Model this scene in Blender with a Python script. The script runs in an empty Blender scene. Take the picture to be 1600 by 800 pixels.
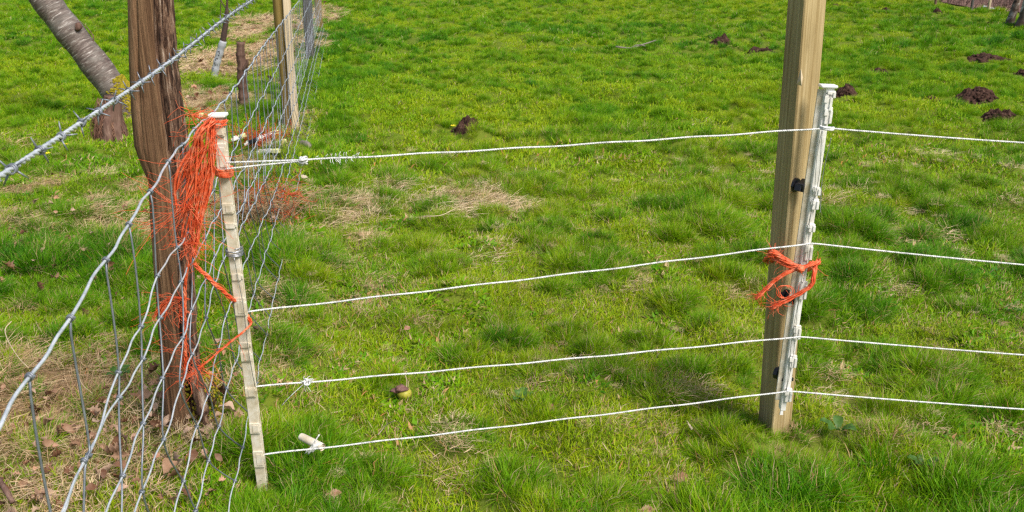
import bpy, math, random
import numpy as np
from mathutils import Vector, Matrix

rng = np.random.default_rng(7)
random.seed(7)
scene = bpy.context.scene
COL = scene.collection

# ------------------------------------------------------------------ camera
TH = math.radians(18.8); F = 1500.0; CAMH = 1.6
cam_d = bpy.data.cameras.new("camera"); cam = bpy.data.objects.new("camera", cam_d); COL.objects.link(cam)
cam_d.sensor_width = 36; cam_d.lens = F / 1600 * 36
cam_d.clip_start = 0.02; cam_d.clip_end = 2000
cam.location = (0, 0, CAMH); cam.rotation_euler = (math.pi / 2 - TH, 0, 0)
cam_d.dof.use_dof = True; cam_d.dof.focus_distance = 3.0; cam_d.dof.aperture_fstop = 10
scene.camera = cam

# ------------------------------------------------------------------ light
SUN_DIR = Vector((0.52, -0.52, 0.95)).normalized()
w = bpy.data.worlds.new("World"); scene.world = w; w.use_nodes = True
nt = w.node_tree
sky = nt.nodes.new("ShaderNodeTexSky"); sky.sky_type = 'NISHITA'; sky.sun_disc = False
sky.sun_elevation = math.asin(SUN_DIR.z); sky.sun_rotation = math.atan2(SUN_DIR.x, SUN_DIR.y)
sky.air_density = 1.0; sky.dust_density = 3.0; sky.ozone_density = 1.0
bg = nt.nodes["Background"]; bg.inputs[1].default_value = 0.11
nt.links.new(sky.outputs[0], bg.inputs[0])
sun_d = bpy.data.lights.new("sun", 'SUN'); sun = bpy.data.objects.new("sun", sun_d); COL.objects.link(sun)
sun_d.energy = 3.7; sun_d.angle = math.radians(24); sun_d.color = (1.0, 0.95, 0.86)
sun.rotation_euler = SUN_DIR.to_track_quat('Z', 'Y').to_euler(); sun.location = (3, -3, 6)
scene.cycles.use_denoising = False; scene.cycles.pixel_filter_type = 'BLACKMAN_HARRIS'; scene.cycles.filter_width = 1.35
scene.view_settings.view_transform = 'Standard'; scene.view_settings.look = 'None'
scene.view_settings.gamma = 1.0; scene.view_settings.exposure = 0.36; scene.view_settings.use_curve_mapping = False

# ------------------------------------------------------------------ helpers
def tag(o, label=None, cat=None, group=None, kind=None):
    if label: o["label"] = label
    if cat: o["category"] = cat
    if group: o["group"] = group
    if kind: o["kind"] = kind
    return o

def empty(name, loc):
    o = bpy.data.objects.new(name, None); COL.objects.link(o); o.location = loc; o.empty_display_size = 0.1
    return o

def P(px, py, Y):
    """point at depth Y seen in a given direction (reference photo measurements, 1600x800)"""
    u = (px - 800) / F; v = -(py - 400) / F
    ry = math.cos(TH) + v * math.sin(TH); rz = -math.sin(TH) + v * math.cos(TH)
    t = Y / ry
    return np.array([u * t, Y, CAMH + rz * t])

def G(px, py, z=0.0):
    u = (px - 800) / F; v = -(py - 400) / F
    ry = math.cos(TH) + v * math.sin(TH); rz = -math.sin(TH) + v * math.cos(TH)
    t = (z - CAMH) / rz
    return np.array([u * t, ry * t, z])

def _hash(ix, iy, seed):
    h = (ix.astype(np.int64) * 374761393 + iy.astype(np.int64) * 668265263 + seed * 1274126177) & 0xffffffff
    h = ((h ^ (h >> 13)) * 1274126177) & 0xffffffff
    return ((h ^ (h >> 16)) & 0xffffff) / float(0xffffff)

def vnoise(x, y, seed=0):
    x = np.asarray(x, float); y = np.asarray(y, float)
    ix = np.floor(x); iy = np.floor(y); fx = x - ix; fy = y - iy
    fx = fx * fx * (3 - 2 * fx); fy = fy * fy * (3 - 2 * fy)
    a = _hash(ix, iy, seed); b = _hash(ix + 1, iy, seed); c = _hash(ix, iy + 1, seed); d = _hash(ix + 1, iy + 1, seed)
    return (a * (1 - fx) + b * fx) * (1 - fy) + (c * (1 - fx) + d * fx) * fy

def fbm(x, y, seed=0, oct=4, gain=0.5):
    s = 0; a = 1; t = 0
    for k in range(oct):
        s = s + a * vnoise(np.asarray(x) * 2 ** k + 17.3 * k, np.asarray(y) * 2 ** k - 9.1 * k, seed + k); t += a; a *= gain
    return s / t

def worley(x, y, cell, seed):
    """distance (m) to nearest jittered lattice point, vector to it, two random numbers of that point"""
    x = np.asarray(x, float); y = np.asarray(y, float); ix = np.floor(x / cell); iy = np.floor(y / cell)
    best = np.full(x.shape, 1e9); bx = np.zeros(x.shape); by = np.zeros(x.shape); r1 = np.zeros(x.shape); r2 = np.zeros(x.shape)
    for dx in (-1, 0, 1):
        for dy in (-1, 0, 1):
            jx = ix + dx; jy = iy + dy
            cx = (jx + _hash(jx, jy, seed)) * cell; cy = (jy + _hash(jx, jy, seed + 1)) * cell
            d = np.hypot(x - cx, y - cy); k = d < best
            best = np.where(k, d, best); bx = np.where(k, x - cx, bx); by = np.where(k, y - cy, by)
            r1 = np.where(k, _hash(jx, jy, seed + 2), r1); r2 = np.where(k, _hash(jx, jy, seed + 3), r2)
    return best, bx, by, r1, r2
def tussock(x, y):
    """0..1 dome of the nearest tussock, lean direction, random tone"""
    d, bx, by, a, b = worley(x, y, 0.27, 301); R = 0.27 * (0.25 + 0.42 * a) * (a > 0.22); t1 = np.clip(1 - (d / np.maximum(R, 1e-3)) ** 2, 0, 1)
    d2, bx2, by2, a2, b2 = worley(x, y, 0.62, 401); R2 = 0.62 * (0.18 + 0.28 * a2) * (a2 > 0.45); t2 = np.clip(1 - (d2 / np.maximum(R2, 1e-3)) ** 2, 0, 1)
    k = t2 > 0.02
    return t1, t2, np.where(k, bx2 / np.maximum(R2, .05), bx / np.maximum(R, .05)), np.where(k, by2 / np.maximum(R2, .05), by / np.maximum(R, .05)), np.where(k, b2, b)

MOLE = []   # (x, y, rx, ry, height)
def ell(x, y, cx, cy, rx, ry, soft=0.5):
    d = np.sqrt(((x - cx) / rx) ** 2 + ((y - cy) / ry) ** 2)
    return np.clip((1 - d) / soft, 0, 1)

def ground_h(x, y):
    x = np.asarray(x, float); y = np.asarray(y, float)
    h = 0.09 * (fbm(x * 0.8, y * 0.8, 3, 3) - 0.5) + 0.055 * (fbm(x * 2.6, y * 2.6, 11, 3) - 0.5)
    h = h + 0.5 * (fbm(x * 0.05, y * 0.05, 5, 2) - 0.5) * np.clip((np.hypot(x, y) - 8) / 30, 0, 1)
    t1, t2, _, _, _ = tussock(x, y); h = h + 0.036 * t1 + 0.050 * t2 - 0.022
    for px_, py_, v_ in ((.88, 2.85, .055), (-.75, 2.51, .026), (-1.1, 2.9, -.008)): h = h - v_ * np.exp(-((x - px_) ** 2 + (y - py_) ** 2) / .05)
    # bank falling away behind the field boundary on the right
    bx = x - 10.35 - 0.05 * (22 - y)
    h = h - 0.05 * np.clip(bx, 0, 12) * np.clip((y - 14) / 4, 0, 1)
    return h
def gh(x, y): return float(ground_h(x, y))

class MB:
    def __init__(s): s.v = []; s.f = []; s.n = 0; s.c = []
    def add(s, v, f, c=None):
        v = np.asarray(v, float).reshape(-1, 3)
        s.v.append(v); s.f += [tuple(int(i) + s.n for i in q) for q in f]; s.n += len(v)
        s.c.append(np.zeros(len(v)) if c is None else np.broadcast_to(np.asarray(c, float), (len(v),)))
        return s
    def tube(s, path, r, sides=6, cap=True, c=None):
        p = np.asarray(path, float); n = len(p)
        r = np.broadcast_to(np.asarray(r, float), (n,))
        t = np.gradient(p, axis=0); t /= (np.linalg.norm(t, axis=1, keepdims=True) + 1e-12)
        up = np.array([0, 0, 1.0]) if abs(t[0][2]) < 0.9 else np.array([1.0, 0, 0])
        u = np.cross(t[0], up); u /= np.linalg.norm(u)
        U = [u]
        for i in range(1, n):
            u = U[-1] - t[i] * np.dot(U[-1], t[i]); u /= (np.linalg.norm(u) + 1e-12); U.append(u)
        U = np.array(U); V = np.cross(t, U)
        a = np.arange(sides) * 2 * math.pi / sides
        ring = p[:, None, :] + r[:, None, None] * (np.cos(a)[None, :, None] * U[:, None, :] + np.sin(a)[None, :, None] * V[:, None, :])
        f = []
        for i in range(n - 1):
            for k in range(sides):
                k2 = (k + 1) % sides
                f.append((i * sides + k, i * sides + k2, (i + 1) * sides + k2, (i + 1) * sides + k))
        if cap:
            f.append(tuple(range(sides - 1, -1, -1))); f.append(tuple((n - 1) * sides + k for k in range(sides)))
        return s.add(ring.reshape(-1, 3), f, c)
    def box(s, c, ax, ay, az, hx, hy, hz, bev=0.0, taper=1.0):
        c = np.asarray(c, float); ax, ay, az = (np.asarray(q, float) for q in (ax, ay, az))
        b = min(bev, hx * .9, hy * .9)
        prof = [(-hx + b, -hy), (hx - b, -hy), (hx, -hy + b), (hx, hy - b), (hx - b, hy), (-hx + b, hy), (-hx, hy - b), (-hx, -hy + b)] if b > 0 else [(-hx, -hy), (hx, -hy), (hx, hy), (-hx, hy)]
        m = len(prof); vs = []
        levels = [(-hz, 1.0 - (0.06 if b else 0)), (-hz + b, 1.0), (hz - b, taper), (hz, taper * (1.0 - (0.06 if b else 0)))] if b > 0 else [(-hz, 1.0), (hz, taper)]
        for z, k in levels:
            for x, y in prof: vs.append(c + ax * x * k + ay * y * k + az * z)
        f = []
        for i in range(len(levels) - 1):
            for k in range(m):
                k2 = (k + 1) % m; f.append((i * m + k, i * m + k2, (i + 1) * m + k2, (i + 1) * m + k))
        f.append(tuple(range(m - 1, -1, -1))); f.append(tuple((len(levels) - 1) * m + k for k in range(m)))
        return s.add(vs, f)
    def build(s, name, mat, parent=None, smooth=True, loc=None):
        v = np.concatenate(s.v) if s.v else np.zeros((0, 3))
        base = np.array(loc if loc is not None else (parent.location if parent is not None else (0, 0, 0)), float)
        if parent is not None and loc is None and parent.parent is not None: base = np.array(parent.location) + np.array(parent.parent.location)
        if parent is not None and getattr(parent, "data", None) is not None and loc is None: base = base_of(parent)
        me = bpy.data.meshes.new(name); me.from_pydata((v - base).tolist(), [], s.f)
        at = me.attributes.new("tone", 'FLOAT', 'POINT'); at.data.foreach_set("value", np.concatenate(s.c).astype(np.float32))
        me.materials.append(mat)
        if smooth: me.polygons.foreach_set("use_smooth", [True] * len(me.polygons))
        me.update()
        o = bpy.data.objects.new(name, me); COL.objects.link(o)
        if parent is not None: o.parent = parent
        else: o.location = base
        return o

def base_of(o):
    b = np.zeros(3)
    while o is not None: b += np.array(o.location); o = o.parent
    return b

def sm(pts, n):
    """Catmull-Rom resample"""
    p = np.asarray(pts, float)
    if len(p) == 2:
        t = np.linspace(0, 1, n)[:, None]; return p[0] * (1 - t) + p[1] * t
    q = np.vstack([2 * p[0] - p[1], p, 2 * p[-1] - p[-2]])
    seg = np.linalg.norm(np.diff(p, axis=0), axis=1); cum = np.concatenate([[0], np.cumsum(seg)])
    out = []
    for s_ in np.linspace(0, cum[-1], n):
        i = min(np.searchsorted(cum, s_, side='right') - 1, len(p) - 2); t = (s_ - cum[i]) / max(seg[i], 1e-9)
        a, b, c, d = q[i], q[i + 1], q[i + 2], q[i + 3]
        out.append(0.5 * ((2 * b) + (-a + c) * t + (2 * a - 5 * b + 4 * c - d) * t * t + (-a + 3 * b - 3 * c + d) * t ** 3))
    return np.array(out)

def twisted(mb, path, R, r, plies, pitch, sides=5, step=None):
    """helical plies round a path"""
    p = np.asarray(path, float)
    L = np.concatenate([[0], np.cumsum(np.linalg.norm(np.diff(p, axis=0), axis=1))])
    step = step or pitch / 8
    n = max(4, int(L[-1] / step)); s_ = np.linspace(0, L[-1], n)
    c = np.stack([np.interp(s_, L, p[:, k]) for k in range(3)], 1)
    t = np.gradient(c, axis=0); t /= np.linalg.norm(t, axis=1, keepdims=True) + 1e-12
    up = np.array([0, 0, 1.0]) if abs(t[:, 2]).mean() < 0.8 else np.array([1.0, 0, 0])
    U = np.cross(t, up); U /= np.linalg.norm(U, axis=1, keepdims=True); V = np.cross(t, U)
    for k in range(plies):
        a = s_ / pitch * 2 * math.pi + k * 2 * math.pi / plies
        mb.tube(c + R * (np.cos(a)[:, None] * U + np.sin(a)[:, None] * V), r, sides)
    return mb

def ico(sub=1):
    import bmesh
    bm = bmesh.new(); bmesh.ops.create_icosphere(bm, subdivisions=sub, radius=1.0)
    v = np.array([q.co[:] for q in bm.verts]); f = [[q.index for q in p.verts] for p in bm.faces]; bm.free()
    return v, f
ICO1 = ico(1); ICO2 = ico(2); ICO3 = ico(3)

# ------------------------------------------------------------------ materials
class NT:
    def __init__(s, name):
        s.m = bpy.data.materials.new(name); s.m.use_nodes = True; s.t = s.m.node_tree
        s.b = s.t.nodes["Principled BSDF"]; s.out = s.t.nodes["Material Output"]
    def n(s, t, **kw):
        o = s.t.nodes.new(t)
        for k, v in kw.items():
            if k in ("i",):
                for kk, vv in v.items(): o.inputs[kk].default_value = vv
            else: setattr(o, k, v)
        return o
    def l(s, a, b): s.t.links.new(a, b)
    def coords(s, scale=(1, 1, 1), kind="Object"):
        tc = s.n("ShaderNodeTexCoord"); mp = s.n("ShaderNodeMapping"); mp.inputs["Scale"].default_value = scale
        s.l(tc.outputs[kind], mp.inputs[0]); return mp.outputs[0]
    def noise(s, co, scale, detail=4, rough=0.55, dist=0.0):
        o = s.n("ShaderNodeTexNoise"); o.inputs["Scale"].default_value = scale; o.inputs["Detail"].default_value = detail
        o.inputs["Roughness"].default_value = rough; o.inputs["Distortion"].default_value = dist
        if co is not None: s.l(co, o.inputs["Vector"])
        return o.outputs["Fac"]
    def ramp(s, fac, stops):
        o = s.n("ShaderNodeValToRGB"); cr = o.color_ramp
        while len(cr.elements) < len(stops): cr.elements.new(0.5)
        for e, (p, c) in zip(cr.elements, stops): e.position = p; e.color = (*c, 1)
        s.l(fac, o.inputs[0]); return o.outputs[0]
    def mix(s, fac, a, b, mode='MIX'):
        o = s.n("ShaderNodeMix", data_type='RGBA', blend_type=mode)
        for sock, val in ((o.inputs[0], fac), (o.inputs[6], a), (o.inputs[7], b)):
            if isinstance(val, (int, float)): sock.default_value = val
            elif isinstance(val, tuple): sock.default_value = (*val, 1)
            else: s.l(val, sock)
        return o.outputs[2]
    def math(s, op, a, b=0.0, clamp=False):
        o = s.n("ShaderNodeMath", operation=op); o.use_clamp = clamp
        for sock, val in ((o.inputs[0], a), (o.inputs[1], b)):
            if isinstance(val, (int, float)): sock.default_value = val
            else: s.l(val, sock)
        return o.outputs[0]
    def bump(s, h, strength=0.5, dist=0.01):
        o = s.n("ShaderNodeBump"); o.inputs["Strength"].default_value = strength; o.inputs["Distance"].default_value = dist
        s.l(h, o.inputs["Height"]); s.l(o.outputs[0], s.b.inputs["Normal"])
    def set(s, col=None, rough=0.6, metal=0.0, spec=0.4):
        if col is not None:
            if isinstance(col, tuple): s.b.inputs["Base Color"].default_value = (*col, 1)
            else: s.l(col, s.b.inputs["Base Color"])
        s.b.inputs["Roughness"].default_value = rough; s.b.inputs["Metallic"].default_value = metal
        s.b.inputs["Specular IOR Level"].default_value = spec
        return s.m

def mat_noise(name, stops, scale=(1, 1, 1), nscale=20, rough=0.7, metal=0, spec=0.3, bump=0.3, bd=0.003, detail=6, fine=None):
    m = NT(name); co = m.coords(scale); f = m.noise(co, nscale, detail, 0.6)
    c = m.ramp(f, stops)
    h = m.noise(co, nscale * 2.5, 5, 0.65)
    if fine: c = m.mix(fine, c, m.ramp(h, [(0.3, stops[0][1]), (0.7, stops[-1][1])]))
    m.bump(h, bump, bd)
    return m.set(c, rough, metal, spec)

def translucent(m, colsock, amount=0.35):
    tr = m.n("ShaderNodeBsdfTranslucent"); mx = m.n("ShaderNodeMixShader"); mx.inputs[0].default_value = amount
    m.l(colsock, tr.inputs[0]); m.l(m.b.outputs[0], mx.inputs[1]); m.l(tr.outputs[0], mx.inputs[2]); m.l(mx.outputs[0], m.out.inputs[0])

# grass blades
m = NT("grass_blade")
ti = m.n("ShaderNodeAttribute", attribute_type='INSTANCER', attribute_name="tint"); ts = m.n("ShaderNodeSeparateXYZ"); m.l(ti.outputs["Vector"], ts.inputs[0])
bi = m.n("ShaderNodeAttribute", attribute_type='GEOMETRY', attribute_name="bl"); bs = m.n("ShaderNodeSeparateXYZ"); m.l(bi.outputs["Vector"], bs.inputs[0])
gfac = m.math('ADD', m.math('MULTIPLY', ts.outputs[0], 0.66), m.math('MULTIPLY', bs.outputs[0], 0.34))
gcol = m.ramp(gfac, [(0.0, (0.360, 0.420, 0.006)), (0.35, (0.195, 0.365, 0.003)), (0.7, (0.078, 0.255, 0.003)), (1.0, (0.030, 0.145, 0.010))])
# dead blades
scol = m.ramp(bs.outputs[0], [(0.0, (0.36, 0.24, 0.10)), (0.35, (0.50, 0.36, 0.18)), (0.7, (0.62, 0.50, 0.30)), (1.0, (0.52, 0.20, 0.05))])
dead = m.math('LESS_THAN', bs.outputs[1], ts.outputs[1])
tipy = m.math('MULTIPLY', m.math('GREATER_THAN', bs.outputs[2], 0.75), m.math('LESS_THAN', bs.outputs[1], m.math('ADD', ts.outputs[1], 0.10)))
gcol = m.mix(m.math('MULTIPLY', tipy, 0.6), gcol, (0.42, 0.30, 0.10))
gc = m.mix(dead, gcol, scol)
m.set(gc, 0.55, 0, 0.16); translucent(m, gc, 0.33)
M_GRASS = m.m

m = NT("dry_straw")
ti = m.n("ShaderNodeAttribute", attribute_type='INSTANCER', attribute_name="tint"); ts = m.n("ShaderNodeSeparateXYZ"); m.l(ti.outputs["Vector"], ts.inputs[0])
bi = m.n("ShaderNodeAttribute", attribute_type='GEOMETRY', attribute_name="bl"); bs = m.n("ShaderNodeSeparateXYZ"); m.l(bi.outputs["Vector"], bs.inputs[0])
f = m.math('ADD', m.math('MULTIPLY', ts.outputs[2], 0.5), m.math('MULTIPLY', bs.outputs[0], 0.5))
c = m.ramp(f, [(0.0, (0.26, 0.145, 0.075)), (0.3, (0.46, 0.30, 0.165)), (0.6, (0.62, 0.46, 0.27)), (1.0, (0.76, 0.63, 0.44))])
m.set(c, 0.6, 0, 0.3); translucent(m, c, 0.2); M_STRAW = m.m

m = NT("dead_leaf")
ti = m.n("ShaderNodeAttribute", attribute_type='INSTANCER', attribute_name="tint"); ts = m.n("ShaderNodeSeparateXYZ"); m.l(ti.outputs["Vector"], ts.inputs[0])
co = m.coords((1, 1, 1)); nf = m.noise(co, 60, 3)
f = m.math('ADD', m.math('MULTIPLY', ts.outputs[2], 0.8), m.math('MULTIPLY', nf, 0.25))
c = m.ramp(f, [(0.0, (0.09, 0.040, 0.022)), (0.3, (0.20, 0.095, 0.050)), (0.55, (0.36, 0.21, 0.125)), (0.8, (0.52, 0.37, 0.27)), (1.0, (0.45, 0.14, 0.05))])
m.set(c, 0.55, 0, 0.35); translucent(m, c, 0.2); M_LEAF = m.m

def leaf_mat(name, a, b):
    m = NT(name); co = m.coords(); f = m.noise(co, 45, 4); c = m.ramp(f, [(0.3, a), (0.7, b)]); m.set(c, 0.5, 0, 0.35); translucent(m, c, 0.25); return m.m
M_LEAF_BROWN = leaf_mat("brown_leaf", (0.26, 0.12, 0.07), (0.48, 0.28, 0.19))
M_LEAF_PALE = leaf_mat("pale_leaf", (0.50, 0.40, 0.28), (0.70, 0.60, 0.45))
M_DOCK = leaf_mat("dock_leaf", (0.050, 0.125, 0.018), (0.095, 0.20, 0.035))

# ground soil / thatch
m = NT("ground_turf")
co = m.coords((1, 1, 1)); n1 = m.noise(co, 0.7, 5, 0.6); n2 = m.noise(co, 9, 6, 0.7); n3 = m.noise(co, 55, 4, 0.7)
at = m.n("ShaderNodeAttribute", attribute_type='GEOMETRY', attribute_name="bare")
green = m.ramp(n1, [(0.3, (0.150, 0.200, 0.014)), (0.7, (0.10, 0.175, 0.012))])
green = m.mix(m.math('MULTIPLY', n2, 0.55), green, (0.10, 0.085, 0.025))
dry = m.ramp(n3, [(0.3, (0.13, 0.075, 0.038)), (0.55, (0.28, 0.18, 0.10)), (0.75, (0.42, 0.30, 0.18))])
c = m.mix(at.outputs["Fac"], green, dry)
m.bump(n3, 0.5, 0.02); M_GROUND = m.set(c, 0.9, 0, 0.1)

def wood(name, stops, stretch=(40, 40, 2.2), nscale=1.0, rough=0.8, bump=0.5, bd=0.004, knots=False, stain=None):
    m = NT(name); co = m.coords(stretch); f = m.noise(co, nscale, 8, 0.62, 0.35); co2 = m.coords((1, 1, 0.35)); big = m.noise(co2, 9, 4)
    c = m.ramp(m.math('ADD', m.math('MULTIPLY', f, 0.75), m.math('MULTIPLY', big, 0.25)), stops)
    if stain:
        co3 = m.coords((1, 1, 0.3)); sf = m.ramp(m.noise(co3, 6, 5, 0.6), [(0.5, (0, 0, 0)), (0.72, (1, 1, 1))])
        c = m.mix(m.math('MULTIPLY', sf, 0.75), c, stain)
    co4 = m.coords((stretch[0] * 3, stretch[1] * 3, stretch[2] * 2)); g = m.noise(co4, nscale, 6, 0.7)
    m.bump(m.math('ADD', f, m.math('MULTIPLY', g, 0.5)), bump, bd)
    return m, c
m, c = wood("weathered_wood", [(0.34, (0.035, 0.018, 0.010)), (0.44, (0.145, 0.076, 0.040)), (0.56, (0.26, 0.148, 0.080)), (0.70, (0.42, 0.28, 0.18))], stretch=(75, 75, 2.4), bump=1.0, bd=0.010)
tn = m.n("ShaderNodeAttribute", attribute_type='GEOMETRY', attribute_name="tone")
co = m.coords((55, 55, 9)); rf = m.noise(co, 1.0, 8, 0.7, 0.6)
rough_c = m.ramp(rf, [(0.38, (0.022, 0.013, 0.010)), (0.47, (0.10, 0.055, 0.038)), (0.55, (0.24, 0.14, 0.09)), (0.66, (0.48, 0.37, 0.29))])
c = m.mix(tn.outputs["Fac"], c, rough_c)
M_OLDPOST = m.set(c, 0.85, 0, 0.2)
m, c = wood("moss_wood", [(0.3, (0.10, 0.085, 0.012)), (0.5, (0.26, 0.215, 0.018)), (0.7, (0.42, 0.34, 0.04))], stretch=(60, 60, 60)); M_MOSS = m.set(c, 0.95, 0, 0.05)
m, c = wood("tanalised_timber", [(0.34, (0.22, 0.145, 0.055)), (0.45, (0.36, 0.262, 0.120)), (0.55, (0.46, 0.352, 0.180)), (0.70, (0.59, 0.475, 0.275))], stretch=(110, 110, 2.0), bump=0.45, bd=0.004, stain=(0.21, 0.145, 0.06)); M_TIMBER = m.set(c, 0.7, 0, 0.25)
m, c = wood("green_brown_timber", [(0.30, (0.13, 0.085, 0.02)), (0.5, (0.25, 0.165, 0.045)), (0.7, (0.36, 0.26, 0.09))], stretch=(45, 45, 1.6), bump=0.3, bd=0.003); M_TIMBER2 = m.set(c, 0.75, 0, 0.2)
m, c = wood("pale_batten", [(0.30, (0.38, 0.28, 0.16)), (0.5, (0.55, 0.44, 0.29)), (0.7, (0.68, 0.58, 0.43))], stretch=(60, 60, 2), bump=0.2, bd=0.002); M_BATTEN = m.set(c, 0.7, 0, 0.25)
m, c = wood("grey_timber", [(0.30, (0.045, 0.042, 0.04)), (0.5, (0.10, 0.092, 0.085)), (0.7, (0.17, 0.155, 0.14))], stretch=(45, 45, 2), bump=0.4, bd=0.003); M_GREYPOST = m.set(c, 0.8, 0, 0.2)
m, c = wood("brown_stick", [(0.3, (0.055, 0.028, 0.02)), (0.5, (0.14, 0.080, 0.06)), (0.7, (0.24, 0.155, 0.12))], stretch=(45, 45, 5), bump=0.6, bd=0.004); M_STICK = m.set(c, 0.85, 0, 0.2)
m, c = wood("grey_twig", [(0.3, (0.10, 0.085, 0.07)), (0.6, (0.25, 0.22, 0.19)), (0.8, (0.38, 0.35, 0.30))], stretch=(60, 60, 20), bump=0.4, bd=0.002); M_TWIG = m.set(c, 0.8, 0, 0.2)
# birch / cherry bark: rings across the trunk (object z runs along the trunk)
m = NT("banded_bark"); co = m.coords((9.0, 9.0, 60)); f = m.noise(co, 1.0, 8, 0.72, 0.8); co2 = m.coords((1, 1, 1)); g = m.noise(co2, 6, 4)
c = m.ramp(f, [(0.30, (0.030, 0.019, 0.018)), (0.46, (0.105, 0.074, 0.062)), (0.57, (0.22, 0.178, 0.155)), (0.66, (0.70, 0.67, 0.63))])
g2 = m.noise(m.coords((5, 5, 9)), 1.0, 6, 0.7, 1.0); c = m.mix(m.ramp(g2, [(0.42, (0, 0, 0)), (0.62, (0.75, 0.75, 0.75))]), c, m.ramp(g, [(0.35, (0.085, 0.070, 0.058)), (0.65, (0.20, 0.185, 0.165))])); m.bump(f, 0.5, 0.008); M_BARK = m.set(c, 0.6, 0, 0.35)
m = NT("birch_bark"); co = m.coords((5.0, 5.0, 16)); f = m.noise(co, 1.0, 6, 0.6, 0.3)
c = m.ramp(f, [(0.38, (0.05, 0.028, 0.02)), (0.46, (0.25, 0.17, 0.13)), (0.52, (0.60, 0.55, 0.50)), (0.7, (0.75, 0.71, 0.67))])
tn = m.n("ShaderNodeAttribute", attribute_type='GEOMETRY', attribute_name="tone"); c = m.mix(tn.outputs["Fac"], c, (0.075, 0.045, 0.03)); m.bump(f, 0.5, 0.01); M_BIRCH = m.set(c, 0.65, 0, 0.3)

M_GALV = mat_noise("galvanised_wire", [(0.3, (0.46, 0.50, 0.54)), (0.7, (0.80, 0.83, 0.86))], nscale=35, rough=0.38, metal=0.45, spec=0.5, bump=0.2, bd=0.0008)
M_STAY = mat_noise("dull_stay_wire", [(0.3, (0.15, 0.17, 0.20)), (0.7, (0.27, 0.29, 0.33))], nscale=60, rough=0.5, metal=0.55, spec=0.5, bump=0.2, bd=0.0008)
M_TIEWIRE = mat_noise("tie_wire", [(0.3, (0.30, 0.31, 0.34)), (0.7, (0.52, 0.53, 0.56))], nscale=60, rough=0.4, metal=0.8, bump=0.1, bd=0.0005)
M_ROPE = mat_noise("white_rope", [(0.34, (0.40, 0.41, 0.40)), (0.5, (0.66, 0.66, 0.65)), (0.66, (0.82, 0.82, 0.82))], nscale=90, rough=0.55, bump=0.5, bd=0.001)
m = NT("aged_white_plastic"); co = m.coords((1, 1, 1)); f = m.noise(co, 22, 6, 0.65); g = m.noise(m.coords((6, 6, 1)), 9, 5, 0.6)
c = m.ramp(f, [(0.32, (0.46, 0.38, 0.25)), (0.5, (0.62, 0.55, 0.43)), (0.66, (0.75, 0.71, 0.63))])
c = m.mix(m.math('MULTIPLY', m.ramp(g, [(0.55, (0, 0, 0)), (0.75, (1, 1, 1))]), 0.55), c, (0.46, 0.36, 0.23)); m.bump(f, 0.25, 0.002); M_PLASTIC_OLD = m.set(c, 0.5, 0, 0.4)
m = NT("white_plastic"); co = m.coords((1, 1, 1)); f = m.noise(co, 25, 6, 0.65); c = m.ramp(f, [(0.3, (0.66, 0.62, 0.54)), (0.6, (0.82, 0.81, 0.78))]); m.bump(f, 0.15, 0.001); M_PLASTIC = m.set(c, 0.42, 0, 0.45)
M_CAP = mat_noise("clean_white_plastic", [(0.3, (0.78, 0.77, 0.74)), (0.7, (0.86, 0.86, 0.85))], nscale=30, rough=0.4, bump=0.05)
M_BLACK = mat_noise("black_plastic", [(0.3, (0.010, 0.010, 0.014)), (0.7, (0.022, 0.022, 0.028))], nscale=50, rough=0.35, spec=0.5, bump=0.1)
m = NT("orange_twine"); co = m.coords((1, 1, 1)); f = m.noise(co, 55, 4); c = m.ramp(f, [(0.3, (0.80, 0.095, 0.028)), (0.5, (0.94, 0.17, 0.06)), (0.68, (0.98, 0.36, 0.20))]); m.set(c, 0.5, 0, 0.4); translucent(m, c, 0.25); M_TWINE = m.m
m = NT("dull_orange_twine"); co = m.coords((1, 1, 1)); f = m.noise(co, 40, 4); c = m.ramp(f, [(0.3, (0.50, 0.080, 0.030)), (0.7, (0.74, 0.17, 0.06))]); m.set(c, 0.6, 0, 0.3); translucent(m, c, 0.2); M_TWINE_OLD = m.m
M_SOIL = mat_noise("mole_soil", [(0.3, (0.024, 0.012, 0.009)), (0.55, (0.075, 0.040, 0.030)), (0.75, (0.15, 0.088, 0.066))], nscale=25, rough=0.95, spec=0.1, bump=0.9, bd=0.02)
M_YELLOW = mat_noise("yellow_plastic", [(0.3, (0.62, 0.62, 0.20)), (0.7, (0.78, 0.77, 0.42))], nscale=30, rough=0.5, bump=0.1)
M_APPLE = mat_noise("apple_skin", [(0.3, (0.24, 0.23, 0.025)), (0.5, (0.40, 0.37, 0.05)), (0.62, (0.30, 0.20, 0.06)), (0.75, (0.16, 0.08, 0.04))], nscale=18, rough=0.45, bump=0.15)
M_ROT = mat_noise("rotten_flesh", [(0.3, (0.10, 0.045, 0.04)), (0.7, (0.26, 0.14, 0.12))], nscale=40, rough=0.7, bump=0.8, bd=0.005)
M_GUARD = mat_noise("grey_guard", [(0.3, (0.30, 0.31, 0.34)), (0.7, (0.46, 0.47, 0.50))], nscale=14, rough=0.5, bump=0.2)
M_DARK = mat_noise("dark_hole", [(0.3, (0.03, 0.03, 0.035)), (0.7, (0.06, 0.06, 0.06))], nscale=14, rough=0.8)
M_DARKSTEM = mat_noise("dark_stem", [(0.3, (0.035, 0.022, 0.018)), (0.7, (0.10, 0.06, 0.05))], nscale=30, rough=0.7, bump=0.4)
M_WHITE = mat_noise("white_sheet", [(0.3, (0.75, 0.77, 0.80)), (0.7, (0.85, 0.86, 0.87))], nscale=8, rough=0.5, bump=0.2)
M_FLOWER = mat_noise("yellow_petals", [(0.3, (0.80, 0.60, 0.02)), (0.7, (0.85, 0.70, 0.04))], nscale=30, rough=0.5, bump=0.0)
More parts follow.
